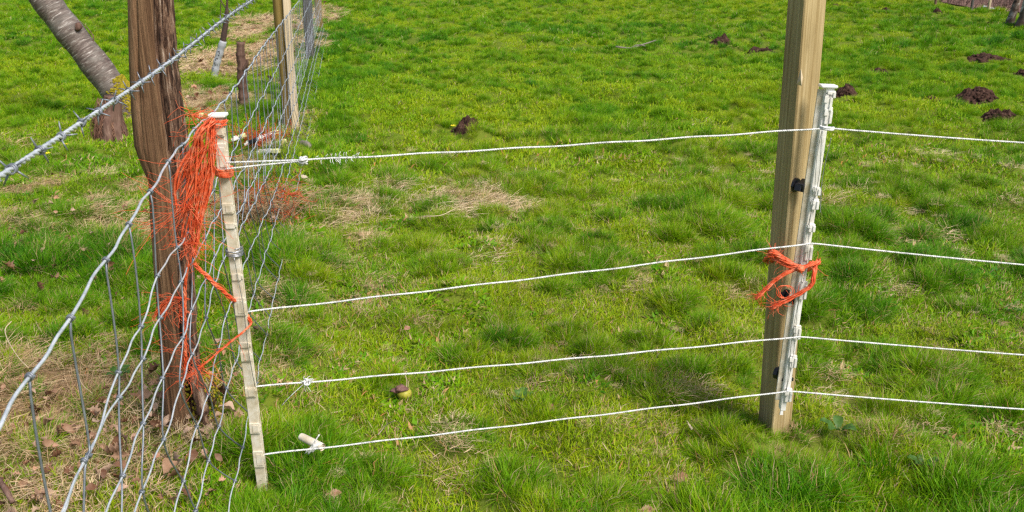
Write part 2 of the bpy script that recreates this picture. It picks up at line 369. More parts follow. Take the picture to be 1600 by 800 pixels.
m = NT("leaf_floor"); co = m.coords((1, 1, 1)); f = m.noise(co, 6, 8, 0.7); c = m.ramp(f, [(0.3, (0.07, 0.04, 0.035)), (0.5, (0.18, 0.11, 0.09)), (0.7, (0.31, 0.20, 0.16))]); m.bump(f, 0.7, 0.05); M_FLOOR = m.set(c, 0.95, 0, 0.05)

# ------------------------------------------------------------------ ground
molepx = [(732, 207, 48, 21), (1128, 66, 34, 13), (1195, 82, 46, 12), (1552, 97, 56, 11), (1526, 163, 66, 20), (1322, 152, 34, 9),
          (1378, 113, 24, 7), (1564, 190, 44, 9), (1462, 158, 22, 6), (1545, 37, 10, 4), (1467, 19, 12, 3), (1385, 12, 12, 3), (1602, 122, 26, 8), (1306, 5, 14, 3)]
for px, py, pw, ph in molepx:
    g = G(px, py); z = g[1] * math.cos(TH) + CAMH * math.sin(TH)
    rx = pw / F * z * 0.5
    MOLE.append((g[0], g[1] + rx * 0.5, rx, rx * 0.95, ph / F * z * 0.9))

def dry_mask(x, y):
    """0..1: where dead grass lies instead of green turf"""
    n = fbm(x * 2.2, y * 2.2, 21, 4); n2 = fbm(x * 5, y * 5, 31, 3)
    lf = (x < -0.84 - 0.15 * (y - 2.2))           # left of the netting
    s = 0.75 * ell(x, y, -1.55, 2.85, 0.95, 0.95, 0.7) * (n > 0.42) * (0.55 + 0.45 * (n2 > .5))
    s = np.maximum(s, 0.95 * ell(x, y, -1.75, 3.2, 0.55, 0.40, 0.6)) * lf
    s = np.maximum(s, 0.6 * ell(x, y, -1.12, 3.9, 0.16, 0.8, 0.6) * (n2 > .42))
    s = np.maximum(s, 0.8 * ell(x, y, -2.9, 6.1, 0.9, 0.28, 0.7) * (n2 > 0.45))
    s = np.maximum(s, 0.7 * ell(x, y, -2.2, 5.2, 0.9, 0.7, 0.7) * (n2 > 0.52))
    s = np.maximum(s, 0.6 * ell(x, y, -0.90, 3.2, 0.12, 0.18, 0.6))
    # strip of mown dead grass beyond the netting
    s = np.maximum(s, 0.95 * ell(x, y, -3.05, 9.4, 0.75, 1.9, 0.5) * (n > 0.42))
    s = np.maximum(s, 1.0 * ell(x, y, -3.55, 13.2, 0.95, 3.0, 0.5) * (n > 0.36))
    s = np.maximum(s, 1.0 * ell(x, y, -4.3, 19.0, 1.1, 4.0, 0.5) * (n > 0.40))
    s = np.maximum(s, 0.5 * ell(x, y, -1.85, 7.0, 0.20, 2.2, 0.5) * (n2 > 0.42))
    # patches in the field
    ring = ell(x, y, -0.62, 5.75, 0.85, 0.55, 0.4)
    s = np.maximum(s, 0.85 * ring * np.clip((n2 - 0.49) * 14, 0, 1))
    s = np.maximum(s, 1.0 * ell(x, y, -0.14, 5.78, 0.30, 0.24, 0.4) * (n2 > .36)); s = np.maximum(s, 0.9 * ell(x, y, -0.98, 5.5, 0.22, 0.30, 0.5) * (n2 > .40))
    s = np.maximum(s, 0.35 * ell(x, y, -0.75, 4.8, 0.9, 0.5, 0.7) * (n2 > 0.54))
    s = np.maximum(s, 0.55 * ell(x, y, 1.20, 3.08, 0.32, 0.18, 0.6) * (n2 > 0.44))
    s = np.maximum(s, 0.35 * ell(x, y, 1.35, 2.80, 0.5, 0.2, 0.6) * (n2 > 0.50))
    # scattered small tufts of dead grass, thinning with distance
    s = np.maximum(s, 0.42 * np.clip((n2 - 0.67) * 10, 0, 1) * np.clip((9 - y) / 5, 0.0, 1))
    return np.clip(s, 0, 1)

def axis(a, b, fine, lo, hi, growth):
    v = list(np.arange(lo, hi + 1e-6, fine)); s = fine
    while v[-1] < b: s *= growth; v.append(v[-1] + s)
    s = fine
    while v[0] > a: s *= growth; v.insert(0, v[0] - s)
    return np.array(v)
gx = axis(-320, 320, 0.05, -3.2, 2.4, 1.045); gy = axis(-60, 700, 0.05, 1.5, 8.0, 1.035)
X, Y = np.meshgrid(gx, gy); Z = ground_h(X, Y)
verts = np.stack([X, Y, Z], -1).reshape(-1, 3); nx, ny = len(gx), len(gy)
ii = (np.arange(ny - 1)[:, None] * nx + np.arange(nx - 1)[None, :]).reshape(-1)
faces = np.stack([ii, ii + 1, ii + nx + 1, ii + nx], 1)
me = bpy.data.meshes.new("ground"); me.from_pydata(verts.tolist(), [], faces.tolist())
bare = (dry_mask(X, Y) * np.where((X > -1.4) & (Y < 8), 0.45, 0.9)).reshape(-1)
bx = (X - 10.35 - 0.05 * (22 - Y)).reshape(-1)
at = me.attributes.new("bare", 'FLOAT', 'POINT'); at.data.foreach_set("value", bare.astype(np.float32))
me.materials.append(M_GROUND); me.polygons.foreach_set("use_smooth", [True] * len(me.polygons))
ground = bpy.data.objects.new("ground", me); COL.objects.link(ground); tag(ground, "rough grazed pasture with dead grass patches", "ground", kind="structure")

# brown woodland floor behind the boundary (a sheet a little above the falling bank)
def bound_x(y): return 10.35 + 0.05 * (22 - y)
vy = np.linspace(15.5, 46, 62); uo = np.concatenate([np.linspace(0, 2, 12), np.linspace(2.6, 30, 20)])
UX, VY = np.meshgrid(uo, vy); XX = UX + 10.35 + 0.05 * (22 - VY) + 0.25 * (fbm(VY, VY * 0.3, 8, 2) - 0.5); ZZ = ground_h(XX, VY) + 0.012 + 0.10 * fbm(XX * 3, VY * 3, 9, 3) * np.clip(UX, 0, 1)
v = np.stack([XX, VY, ZZ], -1).reshape(-1, 3); nx2 = len(uo)
ii = (np.arange(len(vy) - 1)[:, None] * nx2 + np.arange(nx2 - 1)[None, :]).reshape(-1); fs = np.stack([ii, ii + 1, ii + nx2 + 1, ii + nx2], 1)
mb = MB(); mb.add(v, fs.tolist()); o = mb.build("woodland_floor", M_FLOOR, loc=(12, 22, 0)); tag(o, "reddish brown leafy ground beyond the field edge", "woodland floor", kind="structure")

# ------------------------------------------------------------------ grass variants (sources for the stuff objects)
def blade_mesh(name, n, radius, lmin, lmax, wid, lean0, lean1, curl, outward, mat, seg=3, zlift=0.0, center=0.6, flat=0.0):
    r = radius * rng.random(n) ** center; a0 = rng.random(n) * 2 * math.pi
    root = np.stack([r * np.cos(a0), r * np.sin(a0), np.full(n, -0.006) + zlift * rng.random(n)], 1)
    az = np.where(rng.random(n) < outward, a0 + rng.normal(0, 0.5, n), rng.random(n) * 2 * math.pi)
    L = lmin + (lmax - lmin) * rng.random(n) ** 1.3
    ph = lean0 + (lean1 - lean0) * rng.random(n); cu = curl * (0.3 + rng.random(n))
    wd = wid * (0.6 + 0.8 * rng.random(n)); tw = rng.random(n) * math.pi
    pts = [root]
    for k in range(seg):
        phi = np.minimum(ph + cu * k / seg, 1.9)
        azk = az + 0.25 * k * rng.normal(0, 1, n) * 0.6
        pts.append(pts[-1] + (L / seg)[:, None] * np.stack([np.sin(phi) * np.cos(azk), np.sin(phi) * np.sin(azk), np.cos(phi) * (1 - flat)], 1))
    side = np.stack([-np.sin(az) * np.cos(tw * .4), np.cos(az) * np.cos(tw * .4), 0.5 * np.sin(tw)], 1); side /= np.linalg.norm(side, axis=1, keepdims=True)
    V = []; prof = [1.0, 0.95, 0.62, 0.3][:seg] if seg <= 4 else list(np.linspace(1, .3, seg))
    for k in range(seg): V.append(pts[k] - side * (wd * prof[k] / 2)[:, None]); V.append(pts[k] + side * (wd * prof[k] / 2)[:, None])
    V.append(pts[seg]); nv = 2 * seg + 1
    allv = np.stack(V, 1).reshape(-1, 3); Fs = []
    for i in range(n):
        b = i * nv
        for k in range(seg - 1): Fs.append((b + 2 * k, b + 2 * k + 1, b + 2 * k + 3, b + 2 * k + 2))
        Fs.append((b + 2 * seg - 2, b + 2 * seg - 1, b + 2 * seg))
    me = bpy.data.meshes.new(name); me.from_pydata(allv.tolist(), [], Fs)
    rr = np.repeat(rng.random(n), nv); dd = np.repeat(rng.random(n), nv); tt = np.tile(np.concatenate([np.repeat(np.arange(seg) / seg, 2), [1.0]]), n)
    at = me.attributes.new("bl", 'FLOAT_VECTOR', 'POINT'); at.data.foreach_set("vector", np.stack([rr, dd, tt], 1).astype(np.float32).reshape(-1))
    me.materials.append(mat); me.polygons.foreach_set("use_smooth", [True] * len(me.polygons))
    return bpy.data.objects.new(name, me)

def leaf_source(name, mat, lobes=True):
    n = 9; L = 1.0; vs = []; fs = []
    ts = np.linspace(0, 1, n); curlx = rng.uniform(-2.6, 2.6); curly = rng.uniform(0.8, 4.5); bend = rng.uniform(-.5, .5)
    for i, t in enumerate(ts):
        wv = 0.34 * math.sin(math.pi * min(1, t * 0.92 + 0.05)) * (1 + (0.28 if lobes else 0) * math.cos(i * math.pi)) + 0.01
        for sgn in (-1, 0, 1):
            x = (t - .5); y = sgn * wv + bend * (x * x - .1)
            vs.append((x, y, 0.35 * curly * y * y * 4 * 0.5 + 0.35 * curlx * (x * x) + 0.04 * rng.normal()))
    for i in range(n - 1):
        for k in range(2): fs.append((i * 3 + k, i * 3 + k + 1, (i + 1) * 3 + k + 1, (i + 1) * 3 + k))
    me = bpy.data.meshes.new(name); me.from_pydata(vs, [], fs); me.materials.append(mat); me.polygons.foreach_set("use_smooth", [True] * len(me.polygons))
    return bpy.data.objects.new(name, me)

def coll(name, obs):
    c = bpy.data.collections.new(name)
    for o in obs: c.objects.link(o)
    return c

GV = []
for k in range(5): GV.append(blade_mesh("a_turf%d" % k, 210, 0.115, 0.020, 0.060, 0.0034, 0.2, 1.35, 0.9, 0.3, M_GRASS))            # 0-4 short turf
for k in range(4): GV.append(blade_mesh("b_tuft%d" % k, 230, 0.080, 0.050, 0.140, 0.0038, 0.05, 1.0, 1.1, 0.75, M_GRASS, seg=4, center=0.7))  # 5-8 lush tuft
for k in range(3): GV.append(blade_mesh("c_far%d" % k, 200, 0.24, 0.025, 0.065, 0.0085, 0.2, 1.2, 0.8, 0.3, M_GRASS, center=0.5))   # 9-11 coarse, far
for k in range(2): GV.append(blade_mesh("d_fartuft%d" % k, 150, 0.14, 0.07, 0.16, 0.0090, 0.05, 0.9, 1.0, 0.75, M_GRASS, center=0.6))  # 12-13
for k in range(2): GV.append(blade_mesh("e_clover%d" % k, 46, 0.075, 0.022, 0.050, 0.0125, 0.5, 1.4, 0.6, 0.9, M_GRASS, seg=4, zlift=0.012))  # 14-15 small broad leaves
GCOL = coll("grass_sources", GV)
SV = []
for k in range(4): SV.append(blade_mesh("s_straw%d" % k, 150, 0.13, 0.025, 0.105, 0.0018, 1.15, 1.62, 0.25, 0.15, M_STRAW, zlift=0.035, flat=0.45))
for k in range(2): SV.append(blade_mesh("t_thatch%d" % k, 130, 0.10, 0.02, 0.07, 0.0019, 0.5, 1.5, 0.7, 0.5, M_STRAW, zlift=0.02))
for k in range(2): SV.append(blade_mesh("u_farstraw%d" % k, 110, 0.28, 0.06, 0.22, 0.006, 1.1, 1.6, 0.3, 0.15, M_STRAW, zlift=0.04, flat=0.4))
SCOL = coll("straw_sources", SV)
LV = [leaf_source("l_leaf%d" % k, M_LEAF, k % 2 == 0) for k in range(6)]
LCOL = coll("leaf_sources", LV)

def gn_stuff(name, pts, rot, scl, tint, variant, source, label, cat):
    me = bpy.data.meshes.new(name); me.from_pydata(pts.tolist(), [], [])
    for nm, ty, arr in (("rot", 'FLOAT_VECTOR', rot), ("tint", 'FLOAT_VECTOR', tint), ("scl", 'FLOAT_VECTOR', scl)):
        a = me.attributes.new(nm, ty, 'POINT'); a.data.foreach_set("vector", arr.astype(np.float32).reshape(-1))
    a = me.attributes.new("variant", 'INT', 'POINT'); a.data.foreach_set("value", variant.astype(np.int32))
    o = bpy.data.objects.new(name, me); COL.objects.link(o); tag(o, label, cat, kind="stuff")
    ng = bpy.data.node_groups.new(name + "_scatter", 'GeometryNodeTree')
    ng.interface.new_socket("Geometry", in_out='INPUT', socket_type='NodeSocketGeometry'); ng.interface.new_socket("Geometry", in_out='OUTPUT', socket_type='NodeSocketGeometry')
    gi = ng.nodes.new("NodeGroupInput"); go = ng.nodes.new("NodeGroupOutput"); ip = ng.nodes.new("GeometryNodeInstanceOnPoints")
    ci = ng.nodes.new("GeometryNodeCollectionInfo"); ci.inputs["Collection"].default_value = source; ci.inputs["Separate Children"].default_value = True; ci.inputs["Reset Children"].default_value = True
    def na(nm, ty):
        q = ng.nodes.new("GeometryNodeInputNamedAttribute"); q.data_type = ty; q.inputs["Name"].default_value = nm
        return [s_ for s_ in q.outputs if s_.enabled and s_.name == "Attribute"][0]
    ng.links.new(gi.outputs[0], ip.inputs["Points"]); ng.links.new(ci.outputs[0], ip.inputs["Instance"]); ip.inputs["Pick Instance"].default_value = True
    ng.links.new(na("variant", 'INT'), ip.inputs["Instance Index"]); ng.links.new(na("rot", 'FLOAT_VECTOR'), ip.inputs["Rotation"]); ng.links.new(na("scl", 'FLOAT_VECTOR'), ip.inputs["Scale"])
    ng.links.new(ip.outputs[0], go.inputs[0])
    md = o.modifiers.new("scatter", 'NODES'); md.node_group = ng
    return o

def strat(x0, x1, y0, y1, dens):
    """jittered grid points"""
    s_ = 1 / math.sqrt(dens); xs = np.arange(x0, x1, s_); ys = np.arange(y0, y1, s_)
    a, b = np.meshgrid(xs, ys); a = a + rng.random(a.shape) * s_; b = b + rng.random(b.shape) * s_
    return a.reshape(-1), b.reshape(-1)
def in_view(x, y, mg=0.9): return (np.abs(x) < 0.56 * (y * 0.95 + 0.5) + mg)
def mole_free(x, y):
    k = np.ones(len(x), bool)
    for cx, cy, rx, ry, h in MOLE:
        k &= ((x - cx) / (rx * 1.0)) ** 2 + ((y - cy) / (ry * 1.0)) ** 2 > 1.0
        k &= (x - cx) ** 2 + (y - cy) ** 2 > (0.05 + 0.010 * cy + rx * 0.7) ** 2
    return k
APPLE = G(632, 622)

zones = [(-4.0, 3.6, 1.6, 6.2, 290, 'n'), (-7.5, 7.5, 6.2, 13.0, 120, 'm'), (-19, 19, 13.0, 34.0, 34, 'f')]
PX, PY, PZN = [], [], []
for x0, x1, y0, y1, dn, zt in zones:
    a, b = strat(x0, x1, y0, y1, dn); k = in_view(a, b); PX.append(a[k]); PY.append(b[k]); PZN += [zt] * int(k.sum())
PX = np.concatenate(PX); PY = np.concatenate(PY); PZN = np.array(PZN)
k = mole_free(PX, PY) & (PX < bound_x(PY) - 0.25)
dm = dry_mask(PX, PY)
k &= rng.random(len(PX)) > dm * np.where((PX > -1.4) & (PY < 8), 0.62, 0.78)
k &= ~((PX - APPLE[0]) ** 2 + (PY - APPLE[1] + 0.03) ** 2 < 0.045 ** 2)
PX, PY, PZN, dm = PX[k], PY[k], PZN[k], dm[k]
lush = fbm(PX * 0.9, PY * 0.9, 41, 3); fine = fbm(PX * 5, PY * 5, 71, 2)
t1, t2, ldx, ldy, trand = tussock(PX, PY)
dome = np.maximum(t1, t2)
lushm = np.clip((lush - 0.44) * 4, 0, 1)
corner = ell(PX, PY, 1.15, 2.33, 0.8, 0.33, 0.5); leftg = ell(PX, PY, -2.2, 4.6, 1.1, 0.45, 0.6)
edge_strip = np.clip(1 - np.abs(PX - (-1.50 - 0.163 * (PY - 8.0))) / 0.35, 0, 1) * (PY > 5) * (PX < 0)
foot = ell(PX, PY, -0.85, 2.55, 0.45, 0.35, 0.6)
lushm = np.maximum.reduce([lushm * 0.55, corner, 0.7 * edge_strip, 0.8 * leftg, 0.8 * foot])
tuft = (dome > 0.12) & (trand + 0.5 * lushm > 0.30) | (corner > .3) & (fine > .36) | (leftg > .4) & (fine > .45)
far = PZN == 'f'
var = np.where(far, np.where(tuft, rng.integers(12, 14, len(PX)), rng.integers(9, 12, len(PX))),
      np.where(PZN == 'm', np.where(tuft, rng.integers(5, 9, len(PX)), np.where(rng.random(len(PX)) < .4, rng.integers(9, 12, len(PX)), rng.integers(0, 5, len(PX)))),
      np.where(tuft, rng.integers(5, 9, len(PX)), rng.integers(0, 5, len(PX)))))
wd = (PZN == 'n') & (~tuft) & (fbm(PX * 3.1, PY * 3.1, 63, 3) > 0.60) & (rng.random(len(PX)) < .55); var = np.where(wd, rng.integers(14, 16, len(PX)), var)
sc = np.where(tuft, 0.40 + 0.27 * dome + 0.18 * rng.random(len(PX)), 0.62 + 0.45 * rng.random(len(PX))) * (0.85 + 0.35 * lushm)
sc = np.where(corner > .3, np.maximum(sc, 0.75 + .4 * rng.random(len(PX))), sc); sc = np.where(leftg > .4, np.maximum(sc, 0.7 + .3 * rng.random(len(PX))), sc)
sc = np.where(far & ~tuft, sc * 0.85, sc)
for px_, py_, r_ in ((.87, 2.74, .16), (-.74, 2.44, .09), (.87, 2.60, .12)): sc = sc * (1 - .5 * np.exp(-((PX - px_) ** 2 + (PY - py_) ** 2) / r_ ** 2))
yel = fbm(PX * 0.35, PY * 0.35, 91, 3)
tone = np.clip(0.27 + 0.30 * (lushm - 0.3) + tuft * (0.16 + 0.40 * (trand - .35) + 0.12 * far) + 0.8 * (0.5 - yel) + 0.55 * (fine - .5) + wd * .45 + rng.normal(0, 0.13, len(PX)) - 0.10 * np.clip((PY - 5) / 8, 0, 1), 0, 1)
deadf = np.clip(0.03 + 0.06 * (PY < 8) + 0.30 * dm + (0.055 + 0.18 * np.clip((fine - 0.45) * 3, 0, 1)) * (~tuft) * np.clip((9 - PY) / 6, 0.12, 1) - 0.03 * lushm, 0.004, 0.6)
PZ = ground_h(PX, PY)
phi = rng.random(len(PX)) * 6.283; la = np.where(tuft, 0.55, 0.0)
ux, uy = np.clip(ldx, -1, 1) * la + rng.normal(0, .14, len(PX)), np.clip(ldy, -1, 1) * la + rng.normal(0, .14, len(PX)) - 0.10
lx_, ly_ = np.cos(phi) * ux + np.sin(phi) * uy, -np.sin(phi) * ux + np.cos(phi) * uy
rot = np.stack([-ly_, lx_, phi], 1)
scl = np.stack([sc, sc, sc * (0.8 + 0.4 * rng.random(len(PX)))], 1)
gn_stuff("grass", np.stack([PX, PY, PZ], 1), rot, scl, np.stack([tone, deadf, rng.random(len(PX))], 1), var, GCOL, "rough green pasture grass with darker tussocks", "grass")

# straw
SX, SY, SZN = [], [], []
for x0, x1, y0, y1, dn, zt in [(-4.0, 3.6, 1.8, 6.6, 130, 0), (-5, 5, 6.6, 11, 60, 0), (-9, 3, 11, 26, 22, 1)]:
    a, b = strat(x0, x1, y0, y1, dn); k = in_view(a, b) & (rng.random(len(a)) < np.clip(dry_mask(a, b) * 1.15, 0, 1)); SX.append(a[k]); SY.append(b[k]); SZN += [zt] * int(k.sum())
# light sprinkling everywhere near
a, b = strat(-4, 3.6, 1.9, 7, 30); k = in_view(a, b) & (rng.random(len(a)) < 0.5 * (fbm(a * 3, b * 3, 77, 3) > 0.5)); SX.append(a[k]); SY.append(b[k]); SZN += [2] * int(k.sum())
SX = np.concatenate(SX); SY = np.concatenate(SY); SZN = np.array(SZN); n = len(SX)
var = np.where(SZN == 1, rng.integers(6, 8, n), np.where((rng.random(n) < .6) & (SZN != 2), rng.integers(0, 4, n), rng.integers(4, 6, n)))
s_ = (0.6 + 0.6 * rng.random(n)) * np.where(SZN == 2, 0.45, 1.0) * np.where((SX > -0.85 - 0.15 * (SY - 2.2)) & (SY < 4.6), 0.72, 1.0)
gn_stuff("straw", np.stack([SX, SY, ground_h(SX, SY) + 0.012 + 0.025 * (SZN == 2)], 1), np.stack([rng.normal(0, .12, n), rng.normal(0, .12, n), rng.random(n) * 6.283], 1),
         np.stack([s_, s_, s_], 1), np.stack([rng.random(n), rng.random(n), np.clip(fbm(SX * 2, SY * 2, 15, 2) + rng.normal(0, .15, n) - 0.28 * (SX < -0.95) * (SY < 4.2) + 0.32 * (SX > -1.3) * (SY > 4.6), 0, 1)], 1), var, SCOL, "matted dead grass stalks lying over the turf", "straw")

# leaf litter
a, b = strat(-3.6, -0.4, 1.8, 7.5, 620); f1 = fbm(a * 2.6, b * 2.6, 101, 3)
pl = 0.75 * ell(a, b, -1.32, 2.75, 0.75, 0.9, 0.9) * (f1 > 0.40) * (a < -0.80 - 0.15 * (b - 2.2)) + 0.22 * ell(a, b, -2.2, 5.3, 1.2, 1.6, 0.6) * (f1 > 0.52)
k = in_view(a, b) & (rng.random(len(a)) < pl); LX, LY = a[k], b[k]
a, b = strat(-5.5, -1.6, 7.5, 24, 40); k = in_view(a, b) & (rng.random(len(a)) < 0.7 * dry_mask(a, b)); LX = np.concatenate([LX, a[k]]); LY = np.concatenate([LY, b[k]])
n = len(LX); s_ = (0.024 + 0.042 * rng.random(n) ** 2.2) * (1 + 0.4 * (LY > 7.5))
gn_stuff("leaf_litter", np.stack([LX, LY, ground_h(LX, LY) + rng.uniform(0.025, 0.065, n)], 1), np.stack([rng.normal(0, .65, n), rng.normal(0, .65, n), rng.random(n) * 6.283], 1),
         np.stack([s_, s_ * rng.uniform(.6, 1.1, n), s_], 1), np.stack([rng.random(n), rng.random(n), rng.random(n)], 1), rng.integers(0, 6, n), LCOL, "fallen brown oak leaves among dead grass by the netting", "leaves")

# ------------------------------------------------------------------ molehills
MOLE_LABEL = ["crumbly dark molehill alone in mid field above the top white rope", "small dark molehill near top of field, left of flatter mound",
    "low wide molehill just left of the tall timber post", "long flat molehill high in the field below the birch trees", "largest molehill, wide reddish soil mound at right side of field",
    "molehill close behind the cap of the white stake on timber post", "tiny flat molehill right of the timber post, mid distance", "flat crumbled molehill nearest the right rope, under the largest mound",
    "very small soil patch left of the largest molehill", "tiny distant molehill in front of the birch trunks", "tiny distant molehill near the brown field edge",
    "faint far soil mound at top of field right of the timber post", "soil mound cut by right edge of photo", "faint far soil mound just right of timber post top"]
def molehill(i, cx, cy, rx, ry, h):
    r = np.linspace(0, 1, 14); a = np.linspace(0, 2 * math.pi, 40, endpoint=False)
    R, A = np.meshgrid(r, a, indexing='ij'); wob = 1 + 0.3 * (fbm(np.cos(A) * 1.5 + i * 7, np.sin(A) * 1.5, 5, 2) - 0.5) * 2
    x = cx + R * wob * 1.15 * rx * np.cos(A); y = cy + R * wob * ry * np.sin(A)
    lump = fbm(x * 14 / max(rx * 4, .5), y * 14 / max(rx * 4, .5), 60 + i, 4)
    z = ground_h(x, y) - 0.02 + (h * 0.50 + 0.050) * (1 - R ** 3.0) * (0.25 + 1.5 * lump)
    v = np.stack([x, y, z], -1).reshape(-1, 3); m_ = len(a); f = []
    for p in range(13):
        for q in range(m_): f.append((p * m_ + q, p * m_ + (q + 1) % m_, (p + 1) * m_ + (q + 1) % m_, (p + 1) * m_ + q))
    mb = MB(); mb.add(v, f)
    for q in range(int(90)):
        rr = math.sqrt(random.random()) * 1.15; aa = random.random() * 6.283; s2 = rx * random.uniform(0.04, 0.17)
        px_, py_ = cx + rr * rx * math.cos(aa), cy + rr * ry * math.sin(aa)
        zz = gh(px_, py_) + max(0, (h * .5 + .035) * (1 - rr ** 2.2)) * 0.8 + s2 * 0.2
        vv = ICO1[0] * (1 + 0.35 * rng.normal(0, 1, (len(ICO1[0]), 1)) * .6) * s2 * np.array([1, 1, .75]) + np.array([px_, py_, zz]); mb.add(vv, ICO1[1])
    o = mb.build("molehill", M_SOIL, loc=(cx, cy, gh(cx, cy)), smooth=False); tag(o, MOLE_LABEL[i], "molehill", "molehills scattered over the pasture")
for i, q in enumerate(MOLE): molehill(i, *q)

# ------------------------------------------------------------------ old weathered post (left)
def old_post():
    # outline in depth plane: left / right edge heights
    Yp = 2.93
    lefts = [(203, -140), (203, 0), (205, 100), (208, 170), (213, 225), (224, 256), (235, 280), (237, 330), (242, 400), (247, 470), (252, 540), (257, 600), (262, 668)]
    rights = [(266, -140), (269, 0), (272, 60), (276, 110), (285, 170), (292, 215), (296, 260), (299, 330), (302, 430), (306, 520), (316, 600), (327, 650), (334, 700)]
    Lp = np.array([P(x, y, Yp) for x, y in lefts]); Rp = np.array([P(x, y, Yp) for x, y in rights])
    zs = np.linspace(-0.08, 1.72, 260); n = 110
    lx = np.interp(zs, Lp[::-1, 2], Lp[::-1, 0]); rx = np.interp(zs, Rp[::-1, 2], Rp[::-1, 0])
    a = np.arange(n) * 2 * math.pi / n; V = []; T = []
    for i, z in enumerate(zs):
        cx = (lx[i] + rx[i]) / 2; w_ = (rx[i] - lx[i]) / 2
        ca, sa = np.cos(a), np.sin(a)
        e = 0.78
        x = np.sign(ca) * np.abs(ca) ** e; y = np.sign(sa) * np.abs(sa) ** e
        dep = max(0.062, 0.85 * min(w_, 0.075))
        # rough split wood on the camera-right side, smooth on the left front
        ang = np.degrees(a); ang = np.where(ang > 180, ang - 360, ang)          # 0 = +x, -90 = towards camera
        rough = np.clip((ang + 72 + 7 * (vnoise(z * 6, 0.5, 3) - .5)) / 8, 0, 1) * np.clip((170 - ang) / 30, 0, 1)
        ridge = fbm(a * 5.5 + 3, np.full(n, z * 2.4), 130, 4) - 0.5; ridge2 = fbm(a * 14, np.full(n, z * 9), 140, 3) - 0.5
        crack = np.exp(-((ang + 112 + 6 * math.sin(z * 3)) / 3.0) ** 2) * 0.16 * (0.6 + 0.4 * math.sin(z * 5 + 1)) + np.exp(-((ang + 138 + 5 * math.sin(z * 2 + 1)) / 2.5) ** 2) * 0.10 * (0.5 + 0.5 * math.sin(z * 4))
        disp = 1 + rough * (1.05 * ridge + 0.60 * ridge2 - .12) + (1 - rough) * (0.07 * ridge + 0.03 * ridge2) - crack
        disp = np.where(disp > 1, 1 + 0.35 * (disp - 1), disp) - 0.05 * rough
        V.append(np.stack([cx + w_ * x * disp, Yp + dep * y * disp, np.full(n, z) + 0.01 * rough * ridge2], 1)); T.append(np.clip(rough + 0.25 * (ridge2), 0, 1))
    top = V[-1]; top[:, 2] += 0.03 * rng.normal(0, 1, n)
    f = []
    for i in range(len(zs) - 1):
        for k in range(n): f.append((i * n + k, i * n + (k + 1) % n, (i + 1) * n + (k + 1) % n, (i + 1) * n + k))
    f.append(tuple((len(zs) - 1) * n + k for k in range(n)))
    t = empty("weathered_post", (-1.1, Yp, gh(-1.1, Yp))); tag(t, "old cracked brown wooden post with rough split side by the netting", "post")
    mb = MB(); mb.add(np.concatenate(V), f, np.concatenate(T)); mb.build("post_trunk", M_OLDPOST, t)
    # split slab peeling at the foot, right side
    mb = MB(); pts = sm([P(300, 545, 2.88), P(309, 610, 2.86), P(322, 660, 2.84), P(333, 705, 2.83)], 24)
    rr = np.interp(np.linspace(0, 1, 24), [0, .2, 1], [0.006, 0.02, 0.014]) * (1 + 0.25 * rng.normal(0, 1, 24)); mb.tube(pts, rr, 7, c=1.0); mb.build("splinter", M_OLDPOST, t)
    mb = MB()
    for q in range(260):   # moss at the foot
        aa = random.uniform(-1.3, 0.9) - 0.9; zz = random.uniform(0.0, 0.22); r_ = 0.062
        c_ = np.array([-1.06 + 0.07 * math.cos(aa) + 0.1 * (0.22 - zz) * .3, Yp + 0.058 * math.sin(aa), zz]); mb.add(ICO1[0] * np.array([.005, .004, .007]) * random.uniform(.4, 1.1) + c_, ICO1[1])
    mb.build("moss", M_MOSS, t)
old_post()

# ------------------------------------------------------------------ netting line in plan
FY = np.array([0.0, 1.137, 2.6, 7.9, 12.5, 16.5, 30]); FX = np.array([-0.51, -0.68, -0.90, -1.765, -2.52, -3.16, -5.75])
def fence_x(y): return np.interp(y, FY, FX)

# barbed wire
t = empty("barbed_wire", (fence_x(2.0), 2.0, 0)); tag(t, "twisted two-strand barbed wire running above the netting past old post", "barbed wire")
yy = np.linspace(0.35, 17, 300); zz = 1.277 + 0.004 * np.sin(yy * 2.1) - 0.02 * np.clip((yy - 5) / 10, 0, 1); bw = np.stack([fence_x(yy), yy, zz], 1)
mb = MB(); twisted(mb, bw, 0.0024, 0.0027, 2, 0.042, 6, 0.0055); mb.build("strand", M_GALV, t)
yb = 0.62; k = 0
while yb < 12 and k < 95:
    c_ = np.array([float(fence_x(yb)), yb, float(np.interp(yb, yy, zz))]); tdir = np.array([float(fence_x(yb + .01) - fence_x(yb)), .01, 0]); tdir /= np.linalg.norm(tdir)
    sd = np.cross(tdir, [0, 0, 1]); mb = MB(); a0 = random.random() * 6.28
    th_ = np.linspace(0, 4 * math.pi, 26)
    coil = c_ + np.outer((th_ / (4 * math.pi) - .5) * 0.014, tdir) + 0.0062 * (np.cos(th_ + a0)[:, None] * sd + np.sin(th_ + a0)[:, None] * np.array([0, 0, 1.0]))
    mb.tube(coil, 0.0018, 5)
    for sgn in (-1, 1):
        for q in range(2):
            a1 = a0 + q * 1.7 + (0 if sgn < 0 else 3.14) + random.uniform(-.3, .3)
            d_ = math.cos(a1) * sd + math.sin(a1) * np.array([0, 0, 1.0]); b_ = c_ + tdir * sgn * 0.006
            mb.tube([b_ + d_ * 0.004, b_ + d_ * 0.013 + tdir * sgn * .002, b_ + d_ * 0.024 + tdir * sgn * .004], [0.0017, 0.0016, 0.0008], 5)
    mb.build("barb", M_STAY, t); yb += 0.118 + random.uniform(-.012, .012); k += 1

